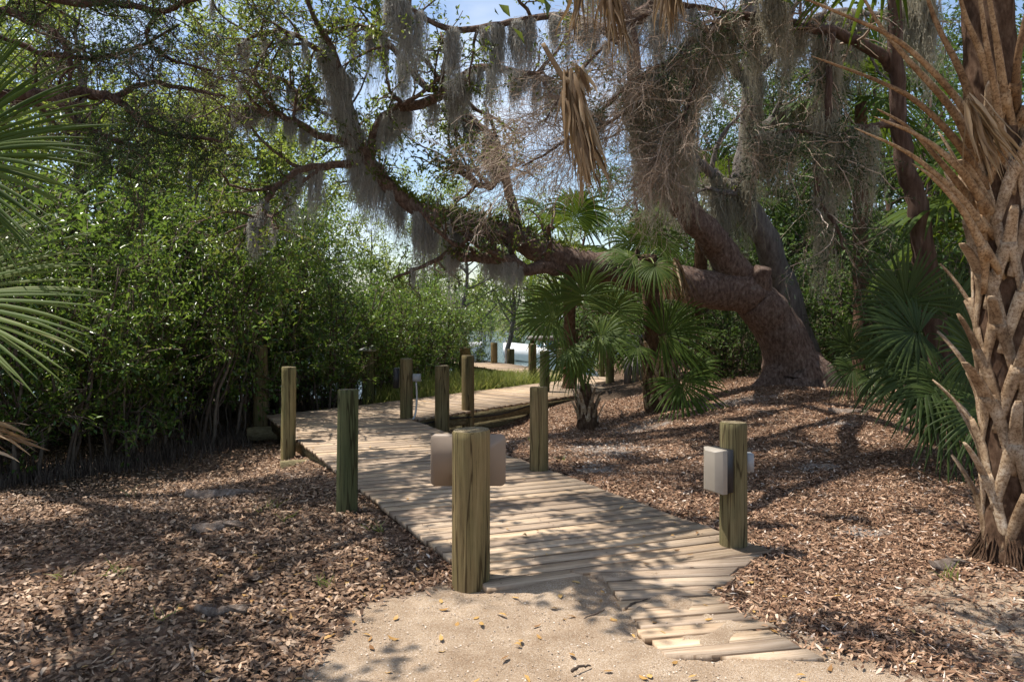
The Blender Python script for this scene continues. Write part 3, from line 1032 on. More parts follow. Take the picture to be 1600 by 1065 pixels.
make_post(542, 797, 608, 33, 'dark green post at the left edge of the near boardwalk', lean=(0.012, 0), mat='post_green')  # shade on this post comes from its tint
p4, _, _ = make_post(450, 716, 573, 23, 'pale slim post on a beam end at the left edge, beyond the dark green one', lean=(0.01, 0), mat='post_pale')
make_post(842, 742, 604, 29, 'knotty round post on the right edge behind the sign post')
make_post(691, 676, 571, 23, 'round post just inside the bend, right beside the boardwalk edge')
p7, r7, h7 = make_post(635, 652, 560, 20, 'post at the inner corner carrying a black box and a grey conduit', Y=11.95)
make_post(731, 672, 555, 20, 'taller post before the second stretch of boardwalk, with a small block at its foot')
make_post(727, 607, 543, 17, 'post behind the far stretch, half hidden by the leafy shrub and a nearer post', Y=17.0)
make_post(576, 627, 548, 19, 'dark square post with a metal pyramid cap against the shrubs', Y=14.75, cap=True, square=True, name='capped_post', mat='post_green')
make_post(832, 598, 537, 13, 'slim pale post left of the cleaning table on the far edge', Y=18.3)
make_post(851, 613, 548, 16, 'green grey post in front of the cleaning table legs', Y=15.75, mat='post_green')
make_post(772, 574, 535, 11, 'thin post left of the pale far walkway by the grass', Y=24.0)
make_post(798, 568, 545, 12, 'short stubby post on the far side of the pale walkway', Y=26.0)
make_post(878, 592, 545, 13, 'far post showing between the small palm fronds', Y=20.3)
make_post(953, 603, 543, 13, 'post beside the dark bin where the boardwalk ends', Y=17.3)
make_post(940, 586, 541, 8, 'thin far post topped by a dark fitting near the bin', Y=20.6)
make_post(407, 640, 540, 22, 'dark shaded post at the left corner against the mangroves', Y=12.9)
# fittings of the inner corner post
mb = MB()
v, f = box_pts((-r7 - 0.05, -0.02, h7 - 0.30), 0.08, 0.16, 0.30)
mb.add(v, f); mb.build('black_box', M['black']).parent = p7
mb = MB()
v, f = box_pts((r7 + 0.07, -0.06, h7 - 0.29), 0.12, 0.09, 0.11)
mb.add(v, f); mb.build('socket_box', M['grey_box']).parent = p7
mb = MB()
pth = resample([(r7 + .06, -.06, h7 - .35), (r7 + .07, -.06, h7 - .6), (r7 + .05, -.08, h7 - .85), (r7 + 0.0, -.12, h7 - 0.95)], 14)
tubes(mb, pth[None], np.full((1, 14), 0.016), 8)
mb.build('conduit', M['zinc']).parent = p7


# ------------------------------------------------------------------ live oak with its limbs
def limb(rows, n=40, jit=0.0):
    """rows of (px, py, depth, radius in photo pixels) -> points and radii."""
    a = []
    for px, py, Y, rp in rows:
        p = P(px, py, Y)
        a.append([*p, rp * Y / F])
    q = resample(a, n)
    pts, rad = q[:, :3], np.maximum(q[:, 3], 0.004)
    if jit:
        k = rng.normal(size=(n, 3))
        k = (k + np.roll(k, 1, 0) + np.roll(k, -1, 0)) / 3
        k[0] = 0
        pts = pts + k * rad[:, None] * jit
    return pts, rad


def wlimb(rows, n=24, jit=0.6):
    q = resample(np.asarray(rows, float), n)
    pts, rad = q[:, :3], np.maximum(q[:, 3], 0.004)
    k = rng.normal(size=(n, 3)); k = (k + np.roll(k, 1, 0)) / 2; k[0] = 0
    return pts + k * rad[:, None] * jit, rad


OAK = P(1243, 604, 13.2)
oak = empty('live_oak', OAK, 'massive live oak with reddish trunk and a long mossy limb arching low over the boardwalk', 'tree')
oak_limbs = {}
oak_limbs['trunk'] = limb([(1250, 655, 13.2, 76), (1247, 625, 13.2, 62), (1243, 600, 13.2, 50), (1232, 560, 13.2, 40), (1214, 510, 13.1, 36), (1188, 474, 13.0, 34), (1150, 456, 13, 31), (1100, 450, 12.9, 30), (1040, 440, 12.8, 27), (980, 426, 12.7, 26), (930, 418, 12.6, 25), (880, 405, 12.5, 23), (840, 388, 12.4, 21), (800, 368, 12.3, 19), (760, 356, 12.2, 16.5), (720, 347, 12.1, 14.5), (680, 338, 12.0, 13.5), (640, 318, 12, 12.5), (605, 288, 12, 12), (580, 256, 12, 11), (560, 222, 12, 10), (548, 185, 12, 9.5), (540, 150, 11.9, 8.5), (528, 105, 11.8, 6.5), (515, 70, 11.7, 5), (490, 25, 11.5, 4), (465, -40, 11.3, 3)], 130, 0.09)
oak_limbs['fork'] = limb([(1204, 505, 13.15, 30), (1172, 450, 13.1, 26), (1130, 398, 12.9, 24), (1095, 355, 12.7, 22), (1060, 310, 12.5, 20), (1030, 272, 12.2, 17), (1008, 222, 12, 14), (994, 150, 11.8, 12), (985, 60, 11.5, 10), (960, -60, 11, 8)], 60, 0.15)
oak_limbs['stub'] = limb([(1188, 490, 13.0, 22), (1188, 455, 12.9, 17), (1190, 432, 12.8, 15), (1192, 418, 12.75, 13)], 14, 0.1)
small = [
    [(577, 250, 12, 8), (590, 195, 11.9, 8), (615, 175, 11.8, 8), (660, 160, 11.6, 8), (700, 142, 11.5, 7.5), (725, 120, 11.4, 7), (760, 107, 11.3, 6.5), (820, 114, 11.1, 5.5), (860, 128, 11, 3.5)],
    [(702, 142, 11.5, 6.5), (672, 134, 11.6, 6), (640, 108, 11.7, 5.5), (612, 75, 11.8, 5), (590, 50, 11.9, 4.5), (550, 42, 12, 4), (500, 55, 12.1, 3)],
    [(572, 252, 12, 7), (510, 258, 11.8, 6), (470, 265, 11.6, 5.5), (435, 290, 11.5, 5), (415, 318, 11.4, 4.5), (396, 352, 11.3, 3)],
    [(562, 226, 12, 7), (500, 211, 11.9, 6), (450, 188, 11.8, 5.5), (400, 172, 11.6, 4.5), (360, 166, 11.5, 3)],
    [(806, 368, 12.3, 9), (797, 310, 12.5, 8), (785, 252, 12.6, 7), (765, 215, 12.7, 6), (735, 185, 12.8, 5), (700, 160, 12.9, 3)],
    [(785, 255, 12.6, 5), (770, 290, 12.3, 5), (742, 285, 12.2, 4), (715, 260, 12.1, 3)],
    [(892, 420, 12.5, 13), (840, 421, 12.2, 10), (800, 413, 12.0, 9), (740, 405, 11.8, 8), (700, 396, 11.7, 7)],
    [(985, 70, 11.5, 8), (900, 28, 11.2, 6), (820, 32, 11, 5.5), (760, 42, 10.9, 5), (700, 46, 10.8, 4.5), (640, 10, 10.6, 3.5), (600, -20, 10.5, 2.5)],
    [(530, 110, 11.8, 5), (470, 60, 11.5, 4), (420, 50, 11.2, 3.5), (370, 70, 11, 2.5)],
    [(545, 170, 12, 5), (480, 150, 12.2, 4), (430, 120, 12.4, 3.5), (380, 110, 12.5, 2.5)],
]
small = [limb(r, 26, 0.5) for r in small]
over = [  # unseen oak limbs added over the clearing to cast its shade
    [(-2.9, 11.4, 6.6, .10), (-3.2, 9.6, 6.9, .09), (-3.6, 7.6, 6.4, .07), (-4.2, 5.4, 5.6, .05), (-4.6, 3.2, 4.9, .03)],
    [(-2.9, 11.2, 6.8, .09), (-4.2, 9.4, 7.0, .07), (-5.0, 7.6, 6.6, .05), (-5.8, 5.6, 5.7, .03)],
    [(1.5, 11.0, 7.2, .12), (0.6, 9.0, 6.9, .10), (-0.5, 7.8, 6.5, .08), (-1.4, 6.6, 6.1, .06), (-2.4, 5.6, 5.6, .03)],
    [(1.5, 11.0, 7.4, .12), (2.0, 9.0, 7.2, .10), (2.0, 7.8, 6.8, .07), (1.8, 6.4, 6.2, .05), (1.2, 4.9, 5.5, .035), (0.5, 3.8, 4.9, .02)],
    [(1.5, 11.0, 7.4, .10), (-0.2, 10.3, 7.6, .08), (-1.8, 9.4, 7.4, .05), (-3.4, 8.8, 7.0, .03)],
    [(1.9, 11.8, 6.2, .12), (2.7, 10.4, 6.9, .09), (2.9, 8.8, 6.8, .07), (2.8, 7.0, 6.2, .05), (2.2, 5.0, 5.4, .03)],
]
over = [wlimb(r, 26) for r in over]
mbt = MB()
for k in ('trunk', 'fork', 'stub'):
    p, r = oak_limbs[k]
    tubes(mbt, p[None], r[None], 24, lump=0.018)
for p, r in small + over:
    tubes(mbt, p[None], r[None], 9, lump=0.06)
for (x, y, rp) in ((1180, 610, 16), (1318, 608, 20), (1290, 625, 22), (1205, 628, 18), (1255, 635, 18)):
    p, r = limb([(1243, 560, 13.15, 30), ((1243 + x) / 2, 592, 13.0, rp * 1.3), (x, y + 4, 12.9, rp * .8), (x + (x - 1243) * .35, y + 30, 12.8, rp * .5)], 14, 0.1)
    tubes(mbt, p[None], r[None], 12, lump=0.05)
S26 = np.stack([p for p, r in small]); SR26 = np.stack([r for p, r in small])
O26 = np.stack([p for p, r in over]); OR26 = np.stack([r for p, r in over])
b1, br1 = spawn(S26, SR26, 9, (0.6, 1.6), (55, 15), 0.22, (0, 0, 0.12), 8, 0.15, 1)
tr = oak_limbs['trunk']
b1b, br1b = spawn(tr[0][None, 85:], tr[1][None, 85:] * .35, 26, (0.5, 1.4), (65, 15), 0.25, (0, 0, 0.2), 8, 0, 1)
b1c, br1c = spawn(O26, OR26, 10, (0.8, 2.0), (55, 15), 0.2, (0, 0, 0.16), 8, 0.12, 1)
b1_small = b1.copy()
tubes(mbt, b1, br1, 5); tubes(mbt, b1b, br1b, 5); tubes(mbt, b1c, br1c, 5)
trunk_o = mbt.build('trunk', M['oak_bark'], oak, smooth=True)
mbc = MB()
for B_, R_, k, per, ll, lw in ((b1, br1, 7, 18, (.06, .11), (.028, .048)), (b1b, br1b, 6, 13, (.06, .11), (.028, .048)), (b1c, br1c, 9, 30, (.09, .15), (.045, .075))):
    t2, r2 = spawn(B_, np.maximum(R_, .006), k, (0.25, 0.8), (50, 18), 0.3, (0, 0, 0.08), 6, 0.15, 1, 0.55)
    tubes(mbc, t2, np.maximum(r2, .003), 3, 1)
    leaf_clusters(mbc, t2, per, ll, lw, 0.06 if per < 20 else .09, 0)
mbc.build('crown', [M['oak_leaf'], M['twig']], oak)
# ferns and air plants sitting along the top of the big limb
mbf = MB()
p, r = tr
sel = rng.integers(52, 92, 900)
side = rng.normal(size=(900, 3)) * [0.5, 0.5, 0.15] + [0, -0.1, 0.9]
pos = p[sel] + nrm(side) * (r[sel] * 0.98)[:, None] + rng.normal(size=(900, 3)) * 0.02
leaves(mbf, pos, nrm(side + rng.normal(size=(900, 3)) * .6), randv(900), rng.uniform(.06, .16, 900), rng.uniform(.02, .045, 900))
tag(mbf.build('fern', M['fern']), 'green resurrection ferns growing along the top of the low oak limb', 'ferns', kind='stuff')


# ------------------------------------------------------------------ other trees and shrubs
def plant(name, base, label, cat, group=None):
    return empty(name, base, label, cat, group)


# grey trunk standing behind the oak
o2 = plant('background_oak', P(1262, 590, 14.6), 'grey barked tree standing close behind the massive oak trunk', 'tree')
l2 = [limb([(1268, 620, 14.6, 30), (1250, 540, 14.6, 24), (1222, 440, 14.5, 21), (1190, 370, 14.3, 20), (1160, 310, 14.1, 20), (1172, 230, 13.9, 18), (1175, 150, 13.7, 16), (1172, 50, 13.4, 14), (1165, -80, 13, 11)], 40, 0.2),
      limb([(1165, 320, 14.1, 12), (1140, 290, 13.8, 9), (1100, 260, 13.4, 7), (1060, 200, 13, 5), (1040, 150, 12.6, 3)], 40, 0.3),
      limb([(1172, 220, 13.9, 11), (1215, 180, 14, 8), (1260, 160, 14, 6), (1300, 90, 14, 5), (1330, 20, 14, 3)], 40, 0.3),
      limb([(1174, 120, 13.6, 11), (1230, 60, 13.2, 8), (1300, 20, 12.8, 6), (1380, 20, 12.4, 4), (1450, -10, 12, 3)], 40, 0.3),
      limb([(1174, 130, 13.6, 10), (1120, 70, 13.2, 8), (1070, 20, 12.8, 6), (1000, -30, 12.4, 4), (930, -60, 12, 3)], 40, 0.3)]
mbt = MB()
for p, r in l2: tubes(mbt, p[None], r[None], 12, lump=0.04)
B_ = np.stack([p for p, r in l2[1:]]); Br = np.stack([r for p, r in l2[1:]])
b1, br1 = spawn(B_, Br, 11, (0.6, 1.7), (55, 15), 0.22, (0, 0, 0.02), 8, 0.1, 1)
tubes(mbt, b1, br1, 5)
mbt.build('trunk', M['grey_bark'], o2, smooth=True)
mbc = MB()
t2, r2 = spawn(b1, np.maximum(br1, .006), 5, (0.25, .9), (50, 18), .3, (0, 0, 0), 6, .15, 1, .55)
tubes(mbc, t2, np.maximum(r2, .003), 3, 1)
leaf_clusters(mbc, t2, 9, (.05, .09), (.022, .04), .05, 0)
mbc.build('crown', [M['oak_leaf'], M['twig']], o2)


def shrub_proto(seed_h, n_stem, leafm, width=0.8, leaf=(.05, .115), twigk=(7, 5), per=9, low=0.22):
    """Multi-stemmed mangrove at the origin."""
    a = rng.uniform(0, 2 * math.pi, n_stem)
    rr = rng.uniform(0.05, 0.45, n_stem)
    N = 12
    t = np.linspace(0, 1, N)[None, :, None]
    base = np.stack([np.cos(a) * rr, np.sin(a) * rr, np.full(n_stem, -0.1)], 1)[:, None]
    top = np.stack([np.cos(a) * (rr + width * rng.uniform(.3, 1.1, n_stem)), np.sin(a) * (rr + width * rng.uniform(.3, 1.1, n_stem)), seed_h * rng.uniform(.6, 1.0, n_stem)], 1)[:, None]
    S = base + (top - base) * t ** np.array([1.4, 1.4, 1.0]) + np.cumsum(rng.normal(size=(n_stem, N, 3)) * 0.03, 1)
    SR = rng.uniform(.012, .03, n_stem)[:, None] * np.linspace(1, .35, N)[None]
    mb1 = MB()
    tubes(mb1, S, SR, 5)
    b, br = spawn(S, SR, twigk[0], (.4, 1.0), (60, 15), .2, (0, 0, .06), 7, low, 1)
    tubes(mb1, b, br, 4)
    t2, r2 = spawn(b, np.maximum(br, .004), twigk[1], (.2, .5), (55, 18), .25, (0, 0, .1), 5, .1, 1, .6)
    mb2 = MB()
    tubes(mb2, t2, np.maximum(r2, .0025), 3, 1)
    leaf_clusters(mb2, t2, per, leaf, (leaf[0] * .45, leaf[1] * .45), .035, 0)
    leaf_clusters(mb2, b, 6, leaf, (leaf[0] * .45, leaf[1] * .45), .05, 0)
    return mb1, mb2


def protos(name, n, leafm, **k):
    out = []
    for i in range(n):
        m1, m2 = shrub_proto(leafm=leafm, **k)
        s = m1.build('stems', M['stem'], link=False, smooth=True)
        c = m2.build('foliage', [M[leafm], M['twig']], link=False)
        out.append((s.data, c.data))
        bpy.data.objects.remove(s); bpy.data.objects.remove(c)
    return out


def put(name, proto, x, y, scale, rz, label, cat, group, names=('stems', 'foliage'), z=None):
    e = empty(name, (x, y, float(gz(x, y)) if z is None else z), label, cat, group, rz)
    e.scale = scale if isinstance(scale, tuple) else (scale,) * 3
    for nm, me in zip(names, proto):
        o = bpy.data.objects.new(nm, me)
        COL.objects.link(o)
        o.parent = e
    return e


MG = protos('mangrove', 5, 'mangrove', seed_h=2.9, n_stem=12, twigk=(9, 6), per=8)
front = [(-7.6, 8.3, 1.05), (-6.7, 8.9, 1.0), (-6.0, 9.7, 1.08), (-5.5, 10.7, 1.0), (-5.0, 11.6, 1.1), (-4.7, 12.7, 1.05), (-4.2, 13.7, 1.0), (-3.5, 14.6, 1.0), (-2.7, 15.6, .95), (-1.95, 16.7, .85), (-1.5, 18.6, .62)]
for i, (x, y, s) in enumerate(front):
    put('mangrove_shrub', MG[i % 5], x, y, (s, s, s * (1.0, 1.22, .92, 1.12, 1.3)[i % 5] if i < 8 else s), i * 1.3, 'glossy green mangrove shrub in the front row of the thicket left of the boardwalk', 'shrub', 'front row of mangroves')
back = [(-9.2, 10.2), (-8.2, 11.0), (-7.4, 12.0), (-6.9, 13.2), (-6.2, 14.3), (-5.4, 15.4), (-4.5, 16.6), (-3.5, 17.8), (-2.6, 19.4), (-10.5, 13.0), (-9.0, 14.2), (-8.0, 15.8), (-6.6, 17.4)]
for i, (x, y) in enumerate(back):
    s = rng.uniform(1.3, 1.75) if x < -5 else rng.uniform(.95, 1.1)
    put('mangrove_shrub', MG[(i + 2) % 5], x, y, (s, s, s), i * 2.1, 'mangrove shrub deep in the thicket behind its front row', 'shrub', 'mangroves behind the front row')


def tree_proto(h, leafm, barkm, crown_r=1.9, k1=14, per=11, leaf=(.09, .15), low=.28):
    N = 16
    p = np.stack([np.cumsum(rng.normal(size=N) * .07), np.cumsum(rng.normal(size=N) * .07), np.linspace(-.2, h, N)], 1)
    r = np.linspace(.11, .02, N) * h / 6
    mb1 = MB()
    tubes(mb1, p[None], r[None], 9, lump=.04)
    b, br = spawn(p[None], r[None], k1, (crown_r * .7, crown_r * 1.3), (60, 12), .16, (0, 0, .10), 9, low, 1, .5)
    tubes(mb1, b, br, 6)
    c, cr = spawn(b, br, 7, (.5, 1.2), (50, 15), .2, (0, 0, .05), 7, .2, 1, .55)
    tubes(mb1, c, cr, 4)
    t2, r2 = spawn(c, np.maximum(cr, .004), 5, (.25, .6), (50, 18), .25, (0, 0, .05), 5, .1, 1, .6)
    mb2 = MB()
    tubes(mb2, t2, np.maximum(r2, .003), 3, 1)
    leaf_clusters(mb2, t2, per, leaf, (leaf[0] * .45, leaf[1] * .45), .07, 0)
    s = mb1.build('trunk', M[barkm], link=False, smooth=True)
    cobj = mb2.build('crown', [M[leafm], M['twig']], link=False)
    out = (s.data, cobj.data)
    bpy.data.objects.remove(s); bpy.data.objects.remove(cobj)
    return out


TL = [tree_proto(h, 'tall_leaf', 'grey_bark', cr) for h, cr in ((7.2, 1.9), (6.4, 1.7), (8.0, 2.0))]
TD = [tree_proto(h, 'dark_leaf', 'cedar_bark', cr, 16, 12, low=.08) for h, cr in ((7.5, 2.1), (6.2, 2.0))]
TN = ('trunk', 'crown')
for i, (px, Y, s) in enumerate([(-90, 13.5, .95), (20, 15, 1.05), (110, 13.8, .95), (190, 17, 1.1), (265, 14.5, .95), (330, 18, 1.05), (400, 16.5, .95), (470, 19, 1.0), (-10, 20, 1.2), (250, 22, 1.2), (425, 24, 1.15)]):
    x = (px - 800) / F * Y
    put('broadleaf_tree', TL[i % 3], x, Y, s, i * 1.7, 'light green tree rising above the mangrove thicket on the left', 'tree', 'trees above the thicket', TN)
for i, (px, Y, s) in enumerate([(620, 30, .62), (700, 34, .62), (880, 34, .8), (595, 23, .78), (665, 26, .8), (735, 27, .88), (790, 29, .98)]):
    x = (px - 800) / F * Y
    put('broadleaf_tree', TL[(i + 1) % 3], x, Y, s, i * 1.1, 'small light tree by the water seen in the gap under the oak limb', 'tree', 'small trees by the water', TN, z=-0.9)
for i, (px, Y, s) in enumerate([(900, 23, .75), (990, 20.5, .85), (1075, 24, 1.0), (1140, 20, .85), (1230, 23, 1.05), (1310, 18.5, .95), (1385, 21, 1.1), (1470, 17.5, 1.0), (1560, 19.5, 1.1), (1680, 17, 1.1), (1770, 14, 1.0), (1340, 27, 1.3), (1500, 27, 1.3), (1110, 28, 1.1), (1180, 25, 1.0), (1270, 21.5, .9), (1420, 24, 1.2), (1430, 19, .8), (1220, 30, 1.4), (1040, 30, 1.1)]):
    x = (px - 800) / F * Y
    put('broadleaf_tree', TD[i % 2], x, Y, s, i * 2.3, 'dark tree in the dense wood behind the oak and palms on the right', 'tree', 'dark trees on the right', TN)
for i, (px, Y, s) in enumerate([(690, 22, .72), (735, 25, .7), (905, 27, .8), (960, 25, .9), (1010, 26, 1.0), (610, 24, .85), (540, 23, .9), (800, 44, 1.0), (860, 40, .95), (760, 60, 1.3), (845, 62, 1.3), (930, 50, 1.3)]):
    x = (px - 800) / F * Y
    put('mangrove_shrub', MG[(i + 1) % 5], x, Y, s, i * 1.6, 'bright green mangrove at the water edge screening the far water', 'shrub', 'mangroves at the water edge', z=-.8)
SD = protos('dark_shrub', 2, 'dark_leaf', seed_h=2.0, n_stem=10, twigk=(8, 5), per=8, low=.05)
for i, (px, Y, s) in enumerate([(1085, 15.8, .85), (1140, 14.8, .75), (1115, 17.5, 1.1), (1180, 16.5, 1.0), (1330, 15.5, 1.15), (1400, 14.5, 1.2), (1470, 13.5, 1.25), (1550, 13, 1.3), (1640, 12, 1.3), (1300, 17.5, 1.3), (1430, 17, 1.4), (1530, 16, 1.4), (1050, 19, 1.2), (990, 22, 1.0), (1250, 18.5, 1.5), (1350, 19.5, 1.7), (1200, 20, 1.6), (1380, 16.5, 1.4), (1500, 15, 1.6), (1120, 21, 1.5)]):
    x = (px - 800) / F * Y
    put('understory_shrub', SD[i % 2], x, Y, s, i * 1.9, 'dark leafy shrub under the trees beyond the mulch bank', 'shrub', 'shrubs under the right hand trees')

for i, (px, Y, s) in enumerate([(330, 16.5, .62), (400, 17.5, .62), (470, 18, .6), (540, 19, .55), (600, 20, .5), (650, 21, .48), (250, 15, .62), (150, 13.5, .62), (60, 12, .62), (430, 15.0, .45), (510, 16.4, .42)]):
    x = (px - 800) / F * Y
    put('understory_shrub', SD[i % 2], x, Y, s, i * 1.4, 'low dark shrub in the shade at the back of the mangrove thicket', 'shrub', 'low shrubs inside the thicket')

# ------------------------------------------------------------------ cedars
ced = plant('red_cedar', (-7.9, 8.6, float(gz(-7.9, 8.6))), 'cedar at the left edge reaching crooked reddish branches with dark sprays across the top', 'tree')
cl = [wlimb([(-8.0, 8.6, -.3, .26), (-7.9, 8.6, 1.5, .21), (-7.8, 8.6, 3.2, .17), (-7.6, 8.5, 5.0, .12), (-7.5, 8.4, 7.0, .06)], 40, .2),
      limb([(-250, 190, 8.6, 16), (-120, 165, 8.5, 13), (0, 150, 8.3, 11), (80, 146, 8.2, 9.5), (150, 147, 8.1, 8), (185, 160, 8.0, 6), (240, 200, 7.9, 4.5), (290, 212, 7.8, 3.5), (345, 222, 7.7, 2)], 40, .5),
      limb([(-250, 120, 8.5, 12), (-120, 60, 8.4, 9), (0, 20, 8.3, 7), (50, 36, 8.2, 6), (95, 60, 8.1, 5), (110, 110, 8.0, 3.5), (104, 140, 8.0, 2.5)], 40, .5),
      limb([(-250, 60, 8.5, 10), (-60, -30, 8.2, 8), (100, 2, 8.0, 6.5), (180, 6, 7.9, 5.5), (250, 17, 7.8, 5), (300, 0, 7.7, 4), (380, -20, 7.6, 3)], 40, .5),
      limb([(170, 152, 8.05, 5), (230, 130, 7.9, 4), (300, 140, 7.7, 3), (350, 150, 7.5, 2)], 40, .5),
      limb([(90, 150, 8.2, 5), (120, 190, 8.0, 4.5), (170, 215, 7.9, 4), (215, 228, 7.8, 3), (240, 220, 7.7, 2)], 40, .5),
      limb([(250, 17, 7.8, 4), (230, 55, 7.8, 3), (260, 90, 7.8, 2.5), (330, 110, 7.7, 2)], 40, .5),
      limb([(-60, 40, 8.4, 6), (30, 70, 8.6, 5), (120, 90, 8.8, 4), (200, 80, 9, 3), (280, 40, 9, 2)], 40, .5)]
cu = [wlimb(r, 40, .5) for r in (  # upper limbs out of view, added to shade the ground on the left
    [(-7.6, 8.5, 5.0, .09), (-6.6, 7.6, 6.6, .07), (-5.6, 6.6, 7.4, .05), (-4.8, 5.4, 7.6, .02)],
    [(-7.5, 8.4, 6.4, .07), (-6.4, 8.8, 7.6, .05), (-5.2, 8.8, 8.2, .02)],
    [(-7.5, 8.4, 6.6, .07), (-6.8, 7.2, 8.2, .05), (-6.2, 6.2, 8.8, .02)])]
mbt = MB()
for p, r in cl + cu: tubes(mbt, p[None], r[None], 9, lump=.06)
B_ = np.stack([p for p, r in cl[1:]]); Br = np.stack([r for p, r in cl[1:]])
BU = np.stack([p for p, r in cu]); BUr = np.stack([r for p, r in cu])
b1, br1 = spawn(B_, Br * .6, 16, (.35, 1.0), (55, 18), .28, (0.05, 0, 0), 8, .25, 1, .5)
tubes(mbt, b1, np.maximum(br1, .004), 4)
mbt.build('trunk', M['cedar_bark'], ced, smooth=True)
mbc = MB()
t2, r2 = spawn(b1, np.maximum(br1, .004), 7, (.15, .5), (50, 20), .3, (0, 0, 0), 6, .1, 1, .6)
tubes(mbc, t2, np.maximum(r2, .002), 3, 1)
t3, r3 = spawn(t2, np.maximum(r2, .002), 4, (.08, .25), (45, 20), .3, (0, 0, 0), 5, .1, 1, .6)
keep = (np.sin(t3[:, 0, 0] * 3.1 + 1) + np.sin(t3[:, 0, 2] * 4.3) + rng.normal(0, .5, len(t3))) > -0.2
tubes(mbc, t3[~keep], np.maximum(r3[~keep], .0015), 3, 1)
K3 = t3[keep]
leaf_clusters(mbc, K3, 9, (.035, .075), (.006, .013), .012, 0, 0.0, .2)
u1, ur1 = spawn(BU, BUr, 15, (.6, 1.4), (55, 15), .2, (0, 0, 0), 7, .15, 1, .5)
tubes(mbc, u1, np.maximum(ur1, .004), 4, 1)
u2, ur2 = spawn(u1, np.maximum(ur1, .004), 7, (.3, .7), (50, 18), .25, (0, 0, 0), 6, .1, 1, .6)
tubes(mbc, u2, np.maximum(ur2, .003), 3, 1)
leaf_clusters(mbc, u2, 22, (.06, .12), (.02, .035), .05, 0, 0.0, .2)
mbc.build('crown', [M['cedar_leaf'], M['twig']], ced)

ced2 = plant('red_cedar', P(1462, 520, 9.6), 'slender leaning cedar by the palmettos, its dead branches drooping over the centre', 'tree')
cl = [limb([(1472, 600, 9.6, 22), (1462, 520, 9.6, 19), (1448, 420, 9.55, 17), (1435, 330, 9.5, 16), (1412, 245, 9.4, 14), (1402, 150, 9.3, 12), (1398, 60, 9.2, 11), (1392, -80, 9, 9)], 50, .2),
      limb([(1402, 110, 9.3, 10), (1350, 68, 9.2, 9), (1290, 50, 9.1, 8), (1230, 35, 9, 7), (1150, 25, 8.9, 6.5), (1090, 60, 8.8, 5.5), (1040, 110, 8.7, 4.5), (990, 165, 8.6, 3), (930, 205, 8.5, 2)], 50, .5),
      limb([(1300, 52, 9.1, 6), (1294, 120, 8.9, 5), (1290, 210, 8.8, 5), (1276, 300, 8.7, 4), (1305, 350, 8.6, 3), (1320, 390, 8.5, 2)], 50, .5),
      limb([(1405, 190, 9.35, 7), (1350, 200, 9.1, 5), (1300, 215, 8.9, 4), (1240, 205, 8.8, 3), (1180, 215, 8.7, 2)], 50, .5),
      limb([(1100, 55, 8.8, 5), (1085, 130, 8.7, 4), (1072, 175, 8.6, 3), (1050, 215, 8.5, 2), (1040, 240, 8.5, 1.5)], 50, .5),
      limb([(1060, 90, 8.75, 4), (1000, 120, 8.6, 3.5), (930, 180, 8.5, 3), (870, 230, 8.4, 2), (815, 260, 8.3, 1.2)], 50, .5),
      limb([(1150, 25, 8.9, 5), (1060, 10, 8.7, 4), (980, 40, 8.5, 3), (900, 120, 8.4, 2), (850, 190, 8.3, 1.2)], 50, .5)]
mbt = MB()
for p, r in cl: tubes(mbt, p[None], r[None], 9, lump=.05)
mbt.build('trunk', M['cedar_bark'], ced2, smooth=True)
mbd = MB()
B_ = np.stack([p for p, r in cl[4:]] + [cl[1][0]]); Br = np.stack([r for p, r in cl[4:]] + [cl[1][1]])
b1, br1 = spawn(B_, Br * .6, 34, (.5, 1.25), (42, 16), 0.17, (-.16, 0, -.06), 9, .2, 1, .5)
tubes(mbd, b1, np.maximum(br1, .0035), 4, 0)
t2, r2 = spawn(b1, np.maximum(br1, .0035), 9, (.2, .6), (42, 15), .2, (-.08, 0, -.08), 7, .1, 1, .6)
tubes(mbd, t2, np.maximum(r2, .002), 3, 0)
t3, r3 = spawn(t2, np.maximum(r2, .002), 5, (.1, .3), (42, 18), .25, (0, 0, -.1), 5, .1, 1, .6)
tubes(mbd, t3, np.maximum(r3, .0019), 3, 0)
mbd.build('dead_branches', M['dead_twig'], ced2)
mbc = MB()
B_ = np.stack([p for p, r in cl[1:4]]); Br = np.stack([r for p, r in cl[1:4]])
b1, br1 = spawn(B_, Br * .6, 22, (.4, 1.1), (55, 15), .2, (0, 0, -.2), 8, .1, 1, .5)
tubes(mbc, b1, np.maximum(br1, .003), 4, 1)
t2, r2 = spawn(b1, np.maximum(br1, .003), 7, (.2, .5), (50, 20), .25, (0, 0, -.15), 6, .1, 1, .6)
tubes(mbc, t2, np.maximum(r2, .002), 3, 1)
leaf_clusters(mbc, t2, 18, (.04, .08), (.006, .014), .03, 0, 0.0, .2, .3)
mbc.build('crown', [M['cedar_leaf'], M['dead_twig']], ced2)


